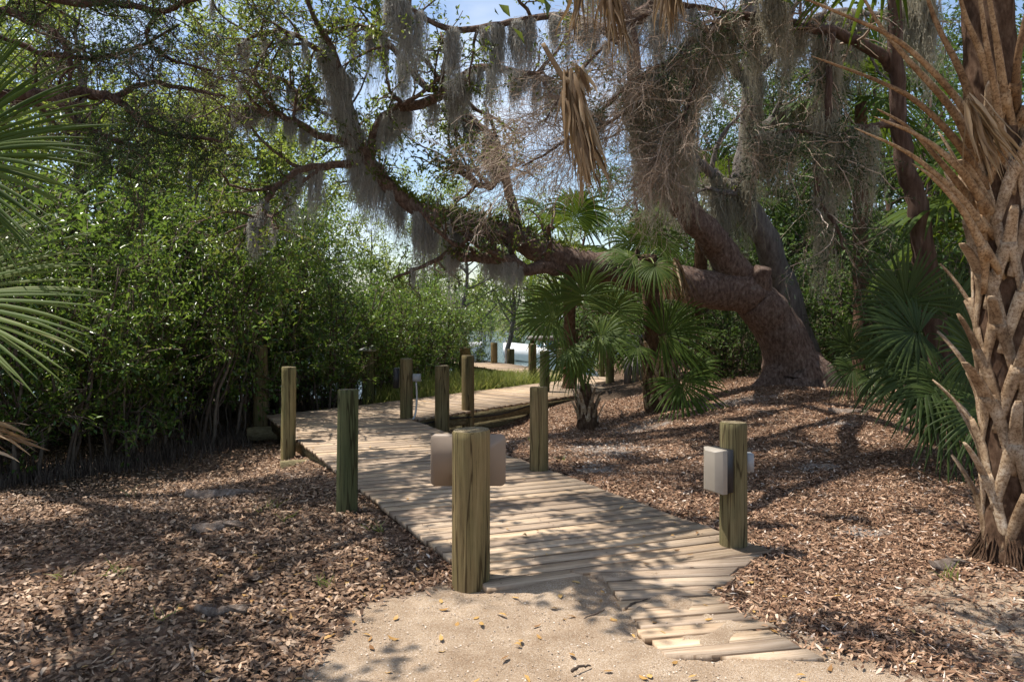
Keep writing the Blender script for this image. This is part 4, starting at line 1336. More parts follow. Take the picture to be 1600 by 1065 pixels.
# ------------------------------------------------------------------ palms
def fan(mb, hub, d, up, Rr, nseg=38, span=125, split=.48, droop=.35, mat=0, cup=.12, ragged=.06, stiff=1.0):
    d = nrm(np.asarray(d, float)); up = np.asarray(up, float)
    s = nrm(np.cross(d, up)); u = np.cross(s, d)
    th = np.radians(np.linspace(-span, span, nseg))
    dth = th[1] - th[0]
    L = Rr * (0.80 + 0.20 * np.cos(th * .9)) * (1 + rng.normal(0, ragged, nseg))
    t = np.array([0.02, .15, .32, .48, .6, .72, .84, .93, 1.0])
    costa = (0.22 * Rr * (np.cos(th) * .5 + .5))           # leaf rib carries the middle segments outwards
    cen = hub[None] + d[None] * costa[:, None] * 0.6
    dirs = np.cos(th)[:, None] * d + np.sin(th)[:, None] * s + u * (cup * np.abs(np.sin(th)) - 0.02)[:, None]
    dirs = nrm(dirs + rng.normal(size=dirs.shape) * 0.025)
    p = cen[:, None] + dirs[:, None] * (L[:, None] * t[None])[..., None]
    bend = np.clip(t - split * .6, 0, None) ** 2
    dr = droop * (1 + rng.normal(0, .25, nseg))
    p = p + np.array([0, 0, -1.0]) * (L * dr)[:, None, None] * bend[None, :, None] * 2.0
    w = np.minimum(t, split)[None] * L[:, None] * dth * 1.02
    after = np.clip((t - split) / (1 - split), 0, 1)
    w = w * (1 - after)[None] ** 0.75 + 0.002
    T = nrm(np.gradient(p, axis=1))
    across = nrm(np.cross(T, np.broadcast_to(u, T.shape)))
    n_ = np.cross(across, T)
    lft = p - across * w[..., None] / 2
    rgt = p + across * w[..., None] / 2
    mid = p + n_ * (w * .22 + 0.002)[..., None]
    V = np.stack([lft, mid, rgt], 2)
    nt = len(t)
    ix = np.arange(nseg * nt * 3).reshape(nseg, nt, 3)
    f = np.concatenate([np.stack([ix[:, :-1, k], ix[:, :-1, k + 1], ix[:, 1:, k + 1], ix[:, 1:, k]], -1).reshape(-1, 4) for k in (0, 1)])
    mb.add(V.reshape(-1, 3), f, mat)


def frond(parent, base, hub, up=(0, -0.2, 1), Rr=.8, arch=.15, mats=('frond', 'green_stalk'), rad=.014, name='frond', d=None, **k):
    base, hub = np.asarray(base, float), np.asarray(hub, float)
    v = hub - base
    ln = np.linalg.norm(v)
    path = resample([base, base + v * .5 + np.array([0, 0, arch * ln]), hub], 12)
    mb = MB()
    sweep(mb, path, np.linspace(rad * 1.5, rad * .8, 12), np.linspace(rad * .8, rad * .5, 12), np.cross(v, [0, 0, 1.0]) + 1e-4, 6, 1)
    end = path[-1] - path[-3]
    dd = nrm(end / np.linalg.norm(end) + [0, 0, -.12]) if d is None else np.asarray(d, float)
    fan(mb, hub, dd, up, Rr, **k)
    return mb.build(name, [M[mats[0]], M[mats[1]]], parent)


def boots(parent, p_fn, r_fn, z0, z1, n, ln, w0, out_ang, start=0.0, name='leaf_base', skip=None):
    """Criss-cross stubs of old leaves: each one splits into two legs where it clasps the trunk."""
    ga = 2.39996
    for i in range(n):
        tt = (i + .5) / n
        z = z0 + (z1 - z0) * tt
        a = start + i * ga + rng.normal(0, .08)
        c = p_fn(z); r = r_fn(z)
        o = np.array([math.cos(a), math.sin(a), 0]); s = np.array([-math.sin(a), math.cos(a), 0])
        L = rng.uniform(*ln); an = R(rng.normal(out_ang, 7))
        mb = MB()
        p0 = c + o * (r * .95)
        k = np.linspace(0, 1, 10)
        ang = an * (0.55 + 0.55 * k)
        step = L / 9
        pts = [p0]
        for j in range(9):
            pts.append(pts[-1] + (np.array([0, 0, 1]) * math.cos(ang[j]) + o * math.sin(ang[j])) * step)
        pts = np.array(pts)
        w = w0 * (1.0 - .5 * k ** .8) * rng.uniform(.85, 1.15)
        th = w0 * (.26 - .12 * k)
        w[-1] *= rng.uniform(.5, 1); th[-1] *= .6
        sweep(mb, pts, w, th, s, 8)
        for sg in (-1, 1):
            drop = rng.uniform(.9, 1.2) * w0 * 4.2
            q = resample([pts[3] + s * sg * w[3] * .3, p0 + s * sg * w0 * .7 + o * .012, c + nrm(o + s * sg * (w0 * 1.3 / r)) * (r * 1.03) - np.array([0, 0, drop * .45]), c + nrm(o + s * sg * (w0 * 2.3 / r)) * (r * 1.0) - np.array([0, 0, drop])], 10)
            sweep(mb, q, np.linspace(w0 * .72, w0 * .5, 10), np.linspace(w0 * .34, w0 * .16, 10), s - o * sg * .6, 7)
        mb.build(name, M['boot'], parent, smooth=True)


# big sabal palm on the right
pb = np.array([3.45, 5.28, 0.0]); pb[2] = float(gz(pb[0], pb[1]))
pal = plant('sabal_palm', pb, 'big sabal palm at the right edge, trunk wrapped in criss-crossed old leaf stubs', 'palm tree')
tc_ = resample([[3.47, 5.30, -.25], [3.45, 5.28, 0], [3.40, 5.28, .8], [3.37, 5.27, 1.6], [3.33, 5.26, 2.4], [3.27, 5.25, 3.2], [3.24, 5.24, 4.2]], 60)
pal_p = lambda z: np.array([np.interp(z, tc_[:, 2], tc_[:, 0]), np.interp(z, tc_[:, 2], tc_[:, 1]), z])
pal_r = lambda z: float(np.interp(z, [0, .15, .4, 1, 2.5, 4.2], [.22, .175, .15, .15, .165, .15]))
mb = MB()
tubes(mb, tc_[None], np.array([[pal_r(z) for z in tc_[:, 2]]]), 24, lump=.05)
mb.build('trunk', M['palm_fibre'], pal, smooth=True)
boots(pal, pal_p, pal_r, .20, 2.95, 42, (.34, .56), .064, 36)
# roots and fibre ends at the foot
mb = MB()
a = rng.uniform(0, 2 * math.pi, 160)
st = np.stack([pb[0] + .17 * np.cos(a), pb[1] + .17 * np.sin(a), pb[2] + rng.uniform(.02, .25, 160)], 1)
en = np.stack([pb[0] + (.24 + rng.uniform(0, .1, 160)) * np.cos(a + .1), pb[1] + (.24 + rng.uniform(0, .1, 160)) * np.sin(a + .1), np.full(160, pb[2] - .03)], 1)
k = np.linspace(0, 1, 5)[None, :, None]
tubes(mb, st[:, None] + (en - st)[:, None] * k + rng.normal(size=(160, 5, 3)) * .006, np.full((160, 5), .006), 4)
mb.build('root', M['palm_fibre'], pal)
stalks = [
    [(1553, 250, 5.15, 15), (1520, 190, 5.0, 12), (1470, 125, 4.9, 10), (1400, 62, 4.8, 8), (1310, 20, 4.7, 6), (1225, -15, 4.65, 5)],
    [(1540, 300, 5.15, 15), (1505, 235, 5.0, 12), (1440, 165, 4.9, 9), (1375, 128, 4.85, 7), (1268, 88, 4.8, 4)],
    [(1535, 265, 5.2, 13), (1490, 175, 5.1, 11), (1420, 95, 5.0, 9), (1375, 40, 5.0, 7), (1340, -20, 5, 6)],
    [(1545, 330, 5.1, 13), (1500, 265, 5.0, 11), (1440, 215, 4.95, 8), (1365, 182, 4.9, 4)],
    [(1540, 360, 5.1, 13), (1492, 300, 5.0, 10), (1420, 240, 4.95, 7), (1335, 200, 4.9, 3)],
    [(1530, 330, 5.2, 11), (1480, 265, 5.15, 9), (1420, 200, 5.1, 6), (1370, 170, 5.1, 4)],
    [(1552, 160, 5.1, 13), (1535, 90, 5.0, 11), (1510, 30, 4.95, 9), (1490, -40, 4.9, 7)],
    [(1572, 170, 5.05, 13), (1560, 80, 4.95, 11), (1548, 10, 4.9, 9), (1540, -50, 4.9, 8)],
    [(1530, 190, 5.15, 13), (1500, 110, 5.1, 11), (1465, 40, 5.05, 9), (1440, -30, 5, 7)],
    [(1585, 150, 5.05, 13), (1592, 80, 4.95, 11), (1610, 0, 4.9, 9), (1625, -60, 4.9, 8)],
    [(1600, 190, 5.1, 14), (1625, 110, 5.0, 11), (1665, 30, 4.9, 9), (1720, -40, 4.85, 7)],
    [(1565, 240, 5.05, 14), (1556, 150, 4.9, 12), (1540, 60, 4.8, 10), (1528, -30, 4.75, 8)],
    [(1545, 405, 5.05, 13), (1505, 330, 4.95, 10), (1460, 280, 4.9, 7), (1425, 255, 4.9, 3)],
]
for r_ in stalks:
    a = resample([[*P(x, y, Y), w * Y / F] for x, y, Y, w in r_], 22)
    a[:, 3] *= np.linspace(1.05, .55, 22)
    a[-1, 3] *= .3
    mb = MB()
    sweep(mb, a[:, :3], a[:, 3] * .62, a[:, 3] * .36, np.array([.55, -.25, .8]), 8)
    for sg in (-1, 1):
        q0, d0 = a[0, :3], nrm(a[1, :3] - a[0, :3])
        sd = nrm(np.cross(d0, [0, 1, 0]))
        q = np.array([a[2, :3], q0 - d0 * .03 + sd * sg * .03 + [0, .02, 0], q0 - d0 * .16 + sd * sg * .085 + [0, .05, -.05]])
        q = resample(q, 7)
        sweep(mb, q, np.linspace(a[0, 3] * .75, a[0, 3] * .4, 7), np.linspace(a[0, 3] * .4, a[0, 3] * .2, 7), sd, 7)
    mb.build('leaf_stalk', M['old_stalk'], pal, smooth=True)
top = tc_[-1]
for i in range(8):
    a = -1.7 + i * .48                       # leaves left on the side away from the clearing
    e_ = rng.uniform(.15, .9)
    d_ = np.array([math.cos(a) * math.cos(e_), math.sin(a) * math.cos(e_), math.sin(e_)])
    hub = top + d_ * rng.uniform(1.0, 1.4) + [0, 0, .25]
    frond(pal, top + d_ * .1, hub, (0, 0, 1), 0.9, .12, droop=.3, nseg=34)
# folded dead leaf lying against the trunk
mb = MB()


def dead_bundle(mb, hub, ax, n, L, spread, mat=0, wid=.03, curl=.3, N=12, squash=(1, 1, 1)):
    """Shrivelled leaf blades falling together from one point."""
    ax = nrm(np.asarray(ax, float))
    d = nrm(ax + rng.normal(size=(n, 3)) * spread * np.asarray(squash))
    L_ = rng.uniform(.6, 1, n) * L
    t = np.linspace(0, 1, N)
    p = np.zeros((n, N, 3)); p[:, 0] = hub + rng.normal(size=(n, 3)) * .02
    for j in range(1, N):
        d = nrm(d + (ax - d) * .10 + rng.normal(size=(n, 3)) * .085 + np.array([0, 0, -.07]))
        p[:, j] = p[:, j - 1] + d * (L_ / (N - 1))[:, None]
    w = wid * rng.uniform(.6, 1.2, n)[:, None] * (np.minimum(t * 3 + .35, 1) * (1 - t ** 2.2 * .95))[None]
    T = nrm(np.gradient(p, axis=1))
    sd = randv(n)[:, None] * np.ones((1, N, 1))
    tw = rng.normal(0, curl, n)[:, None] * t[None] * 4
    s1 = nrm(np.cross(T, sd)); s2 = np.cross(T, s1)
    s = s1 * np.cos(tw)[..., None] + s2 * np.sin(tw)[..., None]
    nn = np.cross(s, T)
    V = np.stack([p - s * w[..., None] / 2, p + nn * w[..., None] * .3, p + s * w[..., None] / 2], 2)
    ix = np.arange(n * N * 3).reshape(n, N, 3)
    f = np.concatenate([np.stack([ix[:, :-1, k], ix[:, :-1, k + 1], ix[:, 1:, k + 1], ix[:, 1:, k]], -1).reshape(-1, 4) for k in (0, 1)])
    mb.add(V.reshape(-1, 3), f, mat)


dead_bundle(mb, P(1515, 155, 4.85), P(1620, 280, 4.8) - P(1515, 155, 4.85), 26, .62, .16, wid=.035)
dead_bundle(mb, P(1512, 160, 4.85), P(1580, 330, 4.9) - P(1512, 160, 4.85), 12, .55, .12, wid=.03)
mb.build('dead_frond', M['dead_frond'], pal)

# palm at the left edge: only its fans reach into view
lp = np.array([-3.6, 3.5, 0.0]); lp[2] = float(gz(lp[0], lp[1]))
lpal = plant('fan_palm', lp, 'fan palm at the left edge with two broad green fans reaching into view', 'palm tree')
mb = MB()
pp = resample([[*lp - [0, 0, .2], .2], [lp[0], lp[1], .6, .17], [lp[0] + .05, lp[1], 1.4, .15], [lp[0] + .1, lp[1], 2.0, .12]], 20)
tubes(mb, pp[None, :, :3], pp[None, :, 3], 14, lump=.08)
mb.build('trunk', M['palm_fibre'], lpal, smooth=True)
boots(lpal, lambda z: np.array([lp[0] + .05, lp[1], z]), lambda z: .15, .1, 1.9, 20, (.25, .4), .05, 38)
ltop = np.array([lp[0] + .1, lp[1], 1.95])
frond(lpal, ltop, P(-135, 262, 3.3), (0.25, -.95, .35), .80, .1, d=(.9, -.1, .36), droop=.10, nseg=86, span=95, split=.55)
frond(lpal, ltop, P(-165, 470, 3.0), (0.1, -.72, .7), .72, .1, mats=('frond_pale', 'green_stalk'), d=(1, -.05, -.03), droop=.12, nseg=76, span=100, split=.5)
frond(lpal, ltop, P(-330, 120, 3.6), (0, -.3, 1), .9, .1, d=(.9, .2, .3), droop=.25, nseg=40)
frond(lpal, ltop, P(-320, 330, 3.2), (0, -.3, 1), .9, .1, d=(-.9, -.1, .3), droop=.25, nseg=40)
frond(lpal, ltop, P(-260, 50, 4.2), (0, -.3, 1), .9, .1, d=(.1, .9, .3), droop=.25, nseg=40)
mb = MB()
dead_bundle(mb, P(-55, 668, 2.9), (1, 0, .12), 12, .32, .05, wid=.022, squash=(.6, .6, .5))
mb.build('dead_frond', M['dead_frond'], lpal)

# small palms beside the boardwalk
sb = P(917, 648, 12.0); sb[2] = float(gz(sb[0], sb[1]))
sp = plant('young_palm', sb, 'young fan palm with a stubby booted base in front of the far boardwalk', 'palm')
mb = MB()
q = resample([[*(sb - [0, 0, .15]), .17], [*(sb + [0, 0, .15]), .16], [*(sb + [-.02, 0, .45]), .11], [*(sb + [-.03, 0, .7]), .07]], 14)
tubes(mb, q[None, :, :3], q[None, :, 3], 14, lump=.08)
mb.build('trunk', M['palm_fibre'], sp, smooth=True)
boots(sp, lambda z: sb + np.array([0, 0, z]), lambda z: .13, .02, .42, 13, (.28, .42), .045, 30)
c0 = sb + np.array([-.03, 0, .5])
for px, py, Y, up, Rr, d in [(868, 500, 11.8, (-.3, -.7, .6), 1.0, (-.75, -.25, .15)), (912, 470, 12.1, (-.1, -.9, .3), 1.0, (.02, .1, 1)), (950, 492, 12.0, (.2, -.8, .5), .95, (.6, .1, .55)),
                             (890, 540, 11.6, (-.5, -.6, .6), .85, (-.5, -.4, -.5)), (935, 525, 11.7, (.3, -.8, .4), .8, (.7, -.3, .1)), (882, 480, 12.3, (-.3, -.8, .5), .95, (-.6, .2, .7)), (905, 560, 11.6, (-.1, -.9, .4), .6, (-.35, -.3, -.7))]:
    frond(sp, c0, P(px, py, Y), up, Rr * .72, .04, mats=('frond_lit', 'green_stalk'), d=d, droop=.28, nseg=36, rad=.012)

tb = P(1037, 612, 12.6); tb[2] = float(gz(tb[0], tb[1]))
tp = plant('sabal_palm', tb, 'middle sabal palm beside the dark bin, crown of fans hanging over the oak limb', 'palm tree')
q = resample([[*(tb - [0, 0, .15]), .30], [*(tb + [0, 0, .1]), .30], [*P(1030, 570, 12.5), .27], [*P(1026, 520, 12.4), .19], [*P(1018, 460, 12.2), .15], [*P(1012, 400, 12.0), .13]], 30)
mb = MB()
tubes(mb, q[None, :, :3], q[None, :, 3], 18, lump=.06)
mb.build('trunk', M['palm_fibre'], tp, smooth=True)
tpf = lambda z: np.array([np.interp(z, q[:, 2], q[:, 0]), np.interp(z, q[:, 2], q[:, 1]), z])
boots(tp, tpf, lambda z: float(np.interp(z, q[:, 2], q[:, 3])), tb[2] + .05, tb[2] + 1.0, 26, (.26, .4), .055, 28)
tt = P(1012, 405, 12.0)
for px, py, Y, up, Rr, d in [(985, 400, 11.7, (-.3, -.5, .9), .52, (-1, -.1, .1)), (998, 415, 11.5, (-.1, -.9, .4), .5, (-.6, -.5, -.2)), (1022, 412, 11.4, (.0, -.95, .3), .45, (.2, -.5, -.7)),
                             (1012, 375, 12.0, (0, -.9, .3), .55, (.05, 0, 1)), (992, 385, 12.0, (-.4, -.6, .7), .52, (-.7, .1, .6)), (1032, 385, 12.2, (.4, -.6, .7), .5, (.7, .1, .6))]:
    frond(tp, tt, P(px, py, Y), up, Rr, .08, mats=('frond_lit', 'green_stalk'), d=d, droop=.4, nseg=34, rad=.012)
mb = MB()
dead_bundle(mb, P(1055, 405, 11.7), (.25, -.1, -1), 34, .85, .22, wid=.04)
dead_bundle(mb, P(1040, 410, 11.6), (.1, -.1, -1), 18, .7, .18, wid=.04)
mb.build('dead_skirt', M['dead_frond'], tp)
c0 = tb + np.array([0, -.1, .75])
frond(tp, c0, P(1030, 525, 11.7), (-.15, -.95, .25), .82, .05, d=(.75, -.25, .35), droop=.2, nseg=44, span=120)
frond(tp, c0, P(1060, 590, 11.6), (.0, -.7, .7), .75, .05, d=(.2, -.4, -.5), droop=.15, nseg=40, span=110)
frond(tp, c0, P(1000, 540, 11.8), (-.4, -.8, .4), .5, .05, d=(-.75, -.3, -.35), droop=.3, nseg=34)
frond(tp, c0, P(1080, 575, 11.9), (.3, -.8, .5), .5, .05, d=(.8, -.3, .1), droop=.3, nseg=34)


def crown_palm(name, px, py_base, py_top, Y, label, nf=14, Rr=.85, lean=0, r=.13, mats=('frond', 'green_stalk'), emin=-.5):
    b = P(px + lean, py_base, Y); b[2] = float(gz(b[0], b[1]))
    t = P(px, py_top, Y)
    e = plant(name, b, label, 'palm tree')
    mb = MB()
    q = resample([[*(b - [0, 0, .2]), r * 1.3], [*(b * .7 + t * .3), r], [*(b * .3 + t * .7), r], [*t, r * .8]], 20)
    tubes(mb, q[None, :, :3], q[None, :, 3], 12, lump=.06)
    mb.build('trunk', M['palm_fibre'], e, smooth=True)
    for i in range(nf):
        a = i * 2.399
        el = emin + (1.35 - emin) * ((i + .5) / nf)
        d_ = np.array([math.cos(a) * math.cos(el), math.sin(a) * math.cos(el), math.sin(el)])
        hub = t + d_ * rng.uniform(.6, .95)
        frond(e, t, hub, (0, -.1, 1) if el < 1 else (0, -.8, .3), Rr, .08, droop=.35, nseg=30, mats=mats, rad=.012)
    return e


crown_palm('sabal_palm', 1095, 590, 330, 15.4, 'sabal palm whose lit crown shows between the oak fork and the grey trunk', 14, .75)
crown_palm('sabal_palm', 890, 600, 385, 16.4, 'far sabal palm peeking out behind the low limb above the small palm', 12, .9)
crown_palm('sabal_palm', 1345, 560, 160, 14.0, 'tall sabal palm in the shaded wood behind the slender cedar', 14, .95)
crown_palm('cabbage_palm', 1560, 560, 330, 9.8, 'palm crown hidden in the shade behind the big right hand palm', 14, .95)


def palmetto(px, py, Y, label, specs, Rr=.9):
    b = P(px, py, Y); b[2] = float(gz(b[0], b[1]))
    e = plant('palmetto', b, label, 'palmetto')
    mb = MB()
    q = resample([[*(b - [0, 0, .1]), .12], [*(b + [0, 0, .15]), .12], [*(b + [.03, 0, .4]), .07]], 10)
    tubes(mb, q[None, :, :3], q[None, :, 3], 10, lump=.1)
    mb.build('trunk', M['palm_fibre'], e, smooth=True)
    for hx, hy, hY, up, d, rr, dp in specs:
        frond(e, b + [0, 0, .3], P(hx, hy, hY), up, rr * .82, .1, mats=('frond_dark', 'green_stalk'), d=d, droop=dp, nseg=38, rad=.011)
    return e


palmetto(1450, 680, 8.9, 'broad palmetto spreading dark fans between the cedar and the big palm', [
    (1420, 480, 8.6, (-.25, -.93, .25), (-.35, .0, .9), .88, .10),
    (1440, 520, 8.2, (-.1, -.85, .5), (-.9, -.1, .1), .85, .22),
    (1475, 500, 8.6, (.2, -.9, .4), (.7, 0, .7), .85, .18),
    (1450, 585, 8.0, (-.2, -.8, .55), (-.75, -.4, -.35), .85, .3),
    (1480, 620, 7.8, (.0, -.9, .4), (-.1, -.5, -.85), .85, .25),
    (1500, 560, 8.1, (.3, -.85, .4), (.8, -.2, -.1), .85, .3),
    (1470, 590, 7.9, (-.1, -.9, .45), (-.5, -.4, -.75), .75, .3),
    (1440, 560, 8.4, (-.3, -.8, .5), (-1, -.1, -.12), .9, .3)])
palmetto(1345, 610, 11.6, 'small palmetto at the right foot of the oak trunk', [
    (1335, 575, 11.3, (-.1, -.9, .4), (-.6, -.3, -.45), .55, .3),
    (1350, 560, 11.4, (.1, -.9, .4), (.5, -.2, .5), .6, .3),
    (1330, 545, 11.5, (-.2, -.8, .5), (-.4, 0, .85), .6, .2),
    (1360, 590, 11.2, (.2, -.9, .4), (.6, -.4, -.4), .55, .3)])
palmetto(1540, 690, 8.0, 'palmetto tucked close behind the trunk of the big palm', [
    (1530, 560, 7.7, (-.1, -.9, .4), (-.5, -.2, .6), .8, .25),
    (1545, 640, 7.5, (-.2, -.9, .4), (-.5, -.4, -.6), .75, .3),
    (1560, 600, 7.6, (.1, -.9, .4), (.4, -.3, .3), .8, .3)])

# ------------------------------------------------------------------ dead fronds hanging in the middle
hd = tag(empty('dead_palm_frond', P(886, 118, 6.6)), 'dried tan palm leaf hanging folded from a broken stalk in the centre', 'palm leaf')
mb = MB()
q = resample([P(848, 68, 6.6), P(862, 92, 6.6), P(878, 118, 6.6), P(890, 128, 6.58)], 10)
sweep(mb, q, np.linspace(.02, .03, 10), np.linspace(.012, .016, 10), (1, 0, 0), 8)
mb.build('stalk', M['stalk'], hd, smooth=True)
mb = MB()
dead_bundle(mb, P(888, 110, 6.6), P(898, 240, 6.6) - P(888, 110, 6.6), 24, .85, .15, wid=.05, squash=(1, 1, .4))
dead_bundle(mb, P(895, 130, 6.6), P(940, 300, 6.6) - P(895, 130, 6.6), 34, 1.12, .14, wid=.05, squash=(1, 1, .3))
dead_bundle(mb, P(905, 190, 6.55), P(945, 320, 6.55) - P(905, 190, 6.55), 20, .8, .2, wid=.045, squash=(1, 1, .3))
dead_bundle(mb, P(905, 108, 6.6), (.3, 0, -1), 14, .3, .35, wid=.06)
mb.build('blade', M['dead_frond'], hd)
for (px, py, Y, L, n, sx, lab) in ((950, -30, 6.8, .75, 34, (.25, .1, -1), 'bleached dead palm leaf hanging at the top edge above the folded one'),
                                   (1040, -45, 7.0, .72, 26, (.12, 0, -1), 'thin dead palm leaf dangling at the top right of the centre'),
                                   (912, -60, 6.9, .85, 16, (-.05, 0, -1), 'narrow dead palm blade trailing beside the broken stalk')):
    mb = MB()
    dead_bundle(mb, P(px, py, Y), sx, n, L, .28, wid=.042)
    tag(mb.build('dead_palm_frond', M['dead_frond'], loc=P(px, py, Y)), lab, 'palm leaf')
mb = MB()


# ------------------------------------------------------------------ Spanish moss
def moss_mesh(L, width, n, name, m):
    N = 12
    mb = MB()
    x = rng.normal(0, width * .45, n); y = rng.normal(0, .035, n)
    ln = L * (0.25 + .75 * np.exp(-(x / width) ** 2 * 2) * rng.uniform(.35, 1, n))
    p = np.zeros((n, N, 3)); p[:, 0] = np.stack([x, y, rng.uniform(-.02, .05, n)], 1)
    d = np.tile([0, 0, -1.0], (n, 1))
    for j in range(1, N):
        dd = nrm(d + rng.normal(size=(n, 3)) * [.3, .3, .1])
        p[:, j] = p[:, j - 1] + dd * (ln / (N - 1))[:, None]
    w = np.full((n, N), .0075) * np.linspace(1.25, .5, N)[None]
    ribbons(mb, p, w)
    m_ = n * 16
    b = rng.integers(0, n, m_); t = rng.uniform(0, N - 1.001, m_); i = t.astype(int); u = (t - i)[:, None]
    q = p[b, i] * (1 - u) + p[b, i + 1] * u
    d0 = nrm(rng.normal(size=(m_, 3)) + [0, 0, -.6]); h = rng.uniform(.025, .075, m_)[:, None]
    q2 = q + d0 * h * .5 + rng.normal(size=(m_, 3)) * .006
    q3 = q2 + nrm(d0 + [0, 0, -.9]) * h * .5
    ribbons(mb, np.stack([q, q2, q3], 1), np.broadcast_to(np.array([.005, .004, .0015]), (m_, 3)))
    o = mb.build(name, M[m], link=False)
    me = o.data
    bpy.data.objects.remove(o)
    return me


MS = [moss_mesh(L, w, n, 'moss_tuft', 'moss') for L, w, n in ((.5, .08, 55), (.85, .09, 70), (1.3, .085, 75), (.6, .2, 100), (1.6, .07, 60))]
MO = [moss_mesh(L, w, n, 'moss_tuft', 'moss_olive') for L, w, n in ((.9, .16, 110), (1.5, .12, 110))]


def moss(p, me, s, label, group, rz=None):
    o = bpy.data.objects.new('moss_tuft', me)
    COL.objects.link(o)
    o.location = [float(a) for a in p]
    o.scale = (s, s, s * rng.uniform(.85, 1.15))
    o.rotation_euler = (0, 0, rng.uniform(-.6, .6) if rz is None else rz)
    tag(o, label, 'spanish moss', group)


def moss_on(pr, n, kinds, t0, t1, smin, smax, label, group, pool=None):
    p, r = pr
    pool = pool or MS
    for k in range(n):
        i = min(len(p) - 1, int(len(p) * rng.uniform(t0, t1)))
        moss(p[i] + [rng.normal(0, .03), rng.normal(0, r[i] * .6), -r[i] * .5], pool[rng.choice(kinds)], rng.uniform(smin, smax), label, group)


moss_on(oak_limbs['trunk'], 34, [0, 1, 2, 4], .55, .80, .7, 1.1, 'grey moss tuft hanging from the low main oak limb', 'moss on the main oak limb')
moss_on(oak_limbs['trunk'], 26, [1, 2, 3], .76, .93, .8, 1.2, 'grey moss tuft draped down the rising end of the oak limb', 'moss on the rising end of the oak limb')
moss_on(small[0], 30, [0, 1, 3, 1], .12, 1, .7, 1.05, 'grey moss tuft under the sinuous branch below the sky gap', 'moss on the sinuous branch')
moss_on(small[1], 12, [0, 1, 4], .3, 1, .6, 1.0, 'grey moss tuft hanging across the blue sky gap', 'moss in the sky gap')
moss_on(small[2], 14, [0, 1, 2], .15, 1, .65, 1.05, 'grey moss tuft on the thin left branch over the mangroves', 'moss over the mangroves')
moss_on(small[3], 12, [0, 1, 3], .1, 1, .6, .9, 'grey moss tuft on the upper left oak branch', 'moss on the upper left branch')
moss_on(small[4], 16, [0, 1, 3], .1, 1, .7, 1.1, 'grey moss tuft on the upright branch right of the sky gap', 'moss on the upright branch')
moss_on(small[6], 10, [0, 0, 3], .3, 1, .6, .9, 'short moss tuft under the lower broken limb', 'moss on the broken limb')
moss_on(small[7], 36, [1, 2, 0, 4, 1], .1, .95, .8, 1.15, 'grey moss tuft in the curtain hanging from the top branch', 'moss curtain at the top')
moss_on(oak_limbs['fork'], 7, [0, 1], .6, .95, .9, 1.2, 'olive moss tuft hanging off the raised oak fork', 'olive moss on the fork', MO)
moss_on(l2[0], 12, [0, 1], .55, .95, .8, 1.2, 'olive moss tuft against the grey trunk behind the oak', 'olive moss on the grey trunk', MO)
for kk in (1, 2, 3, 4):
    moss_on(l2[kk], 9, [0, 1], .25, 1, .8, 1.2, 'olive moss tuft hanging in the shaded branches right of the centre', 'olive moss in the right branches', MO)
moss_on(cl[1], 12, [0, 1], .25, .8, .6, 1.0, 'olive moss tuft hanging from the slender cedar branch', 'olive moss on the cedar', MO)
moss_on(cl[1], 16, [0, 1], .5, .9, .6, .9, 'olive moss tuft in the curtain over the dead cedar twigs', 'olive moss over the dead twigs', MO)
moss_on(cl[6], 10, [1, 2, 0], .2, .8, .6, .9, 'grey moss tuft beside the hanging dead palm leaves', 'grey moss by the dead palm leaves')
moss_on(cl[4], 6, [0, 1], .3, 1, .6, .9, 'olive moss tuft below the dead cedar twigs', 'olive moss under the dead twigs', MO)
moss_on(cl[5], 5, [0, 1], .1, .5, .6, .9, 'olive moss tuft below the dead cedar twigs', 'olive moss under the dead twigs', MO)
for kk in (1, 2, 3, 4):
    moss_on(l2[kk], 8, [0, 1], .2, 1, 1.0, 1.5, 'long olive moss tuft hanging in the shaded branches right of the centre', 'long olive moss in the right branches', MO)
moss_on(cl[3], 12, [0, 1], .2, 1, .6, 1.0, 'olive moss tuft on the thin cedar branch before the grey trunk', 'olive moss on the thin cedar branch', MO)
moss_on(cl[2], 10, [0, 1], .05, .7, .5, .9, 'olive moss tuft on the hanging cedar branch by the palm stalks', 'olive moss on the hanging cedar branch', MO)
for px, py in ((1210, -10), (1222, -15), (1200, 0), (1215, 20)):
    moss(P(px, py, 8.6), MO[0], .8, 'sunlit pale moss tuft hanging at the top beside the palm stalks', 'sunlit moss at the top')

for kk, nn in ((8, 9), (9, 10)):
    moss_on(small[kk], nn, [0, 1, 0], .15, 1, .5, .85, 'small grey moss tuft in the leafy top left of the oak', 'small moss in the leafy top left')
for kk in range(0, len(b1_small), 4):
    q_ = b1_small[kk]
    moss(q_[4] - [0, 0, .02], MS[kk % 2], float(rng.uniform(.35, .65)), 'wispy short moss tuft on a thin oak twig among the leaves', 'wispy moss on the oak twigs')

# ------------------------------------------------------------------ things at the far end of the boardwalk
tbx = P(852, 528, 21.0)
tz = float(gz(tbx[0], tbx[1]))
tab = plant('cleaning_table', (tbx[0], tbx[1], tz), 'small grey topped table on timber legs beyond the boardwalk', 'table')
mb = MB()
v, f = box_pts((tbx[0], tbx[1], tbx[2]), .95, .55, .10, R(8)); mb.add(v, f)
mb.build('table_top', M['grey_wood'], tab)
for dx, dy in ((-.36, -.18), (.36, -.18), (-.36, .18), (.36, .18)):
    mb = MB()
    hgt = tbx[2] - .05 - tz + .3
    v, f = box_pts((tbx[0] + dx, tbx[1] + dy, tbx[2] - .052 - hgt / 2), .1, .1, hgt, R(8)); mb.add(v, f)
    mb.build('leg', M['post'], tab)

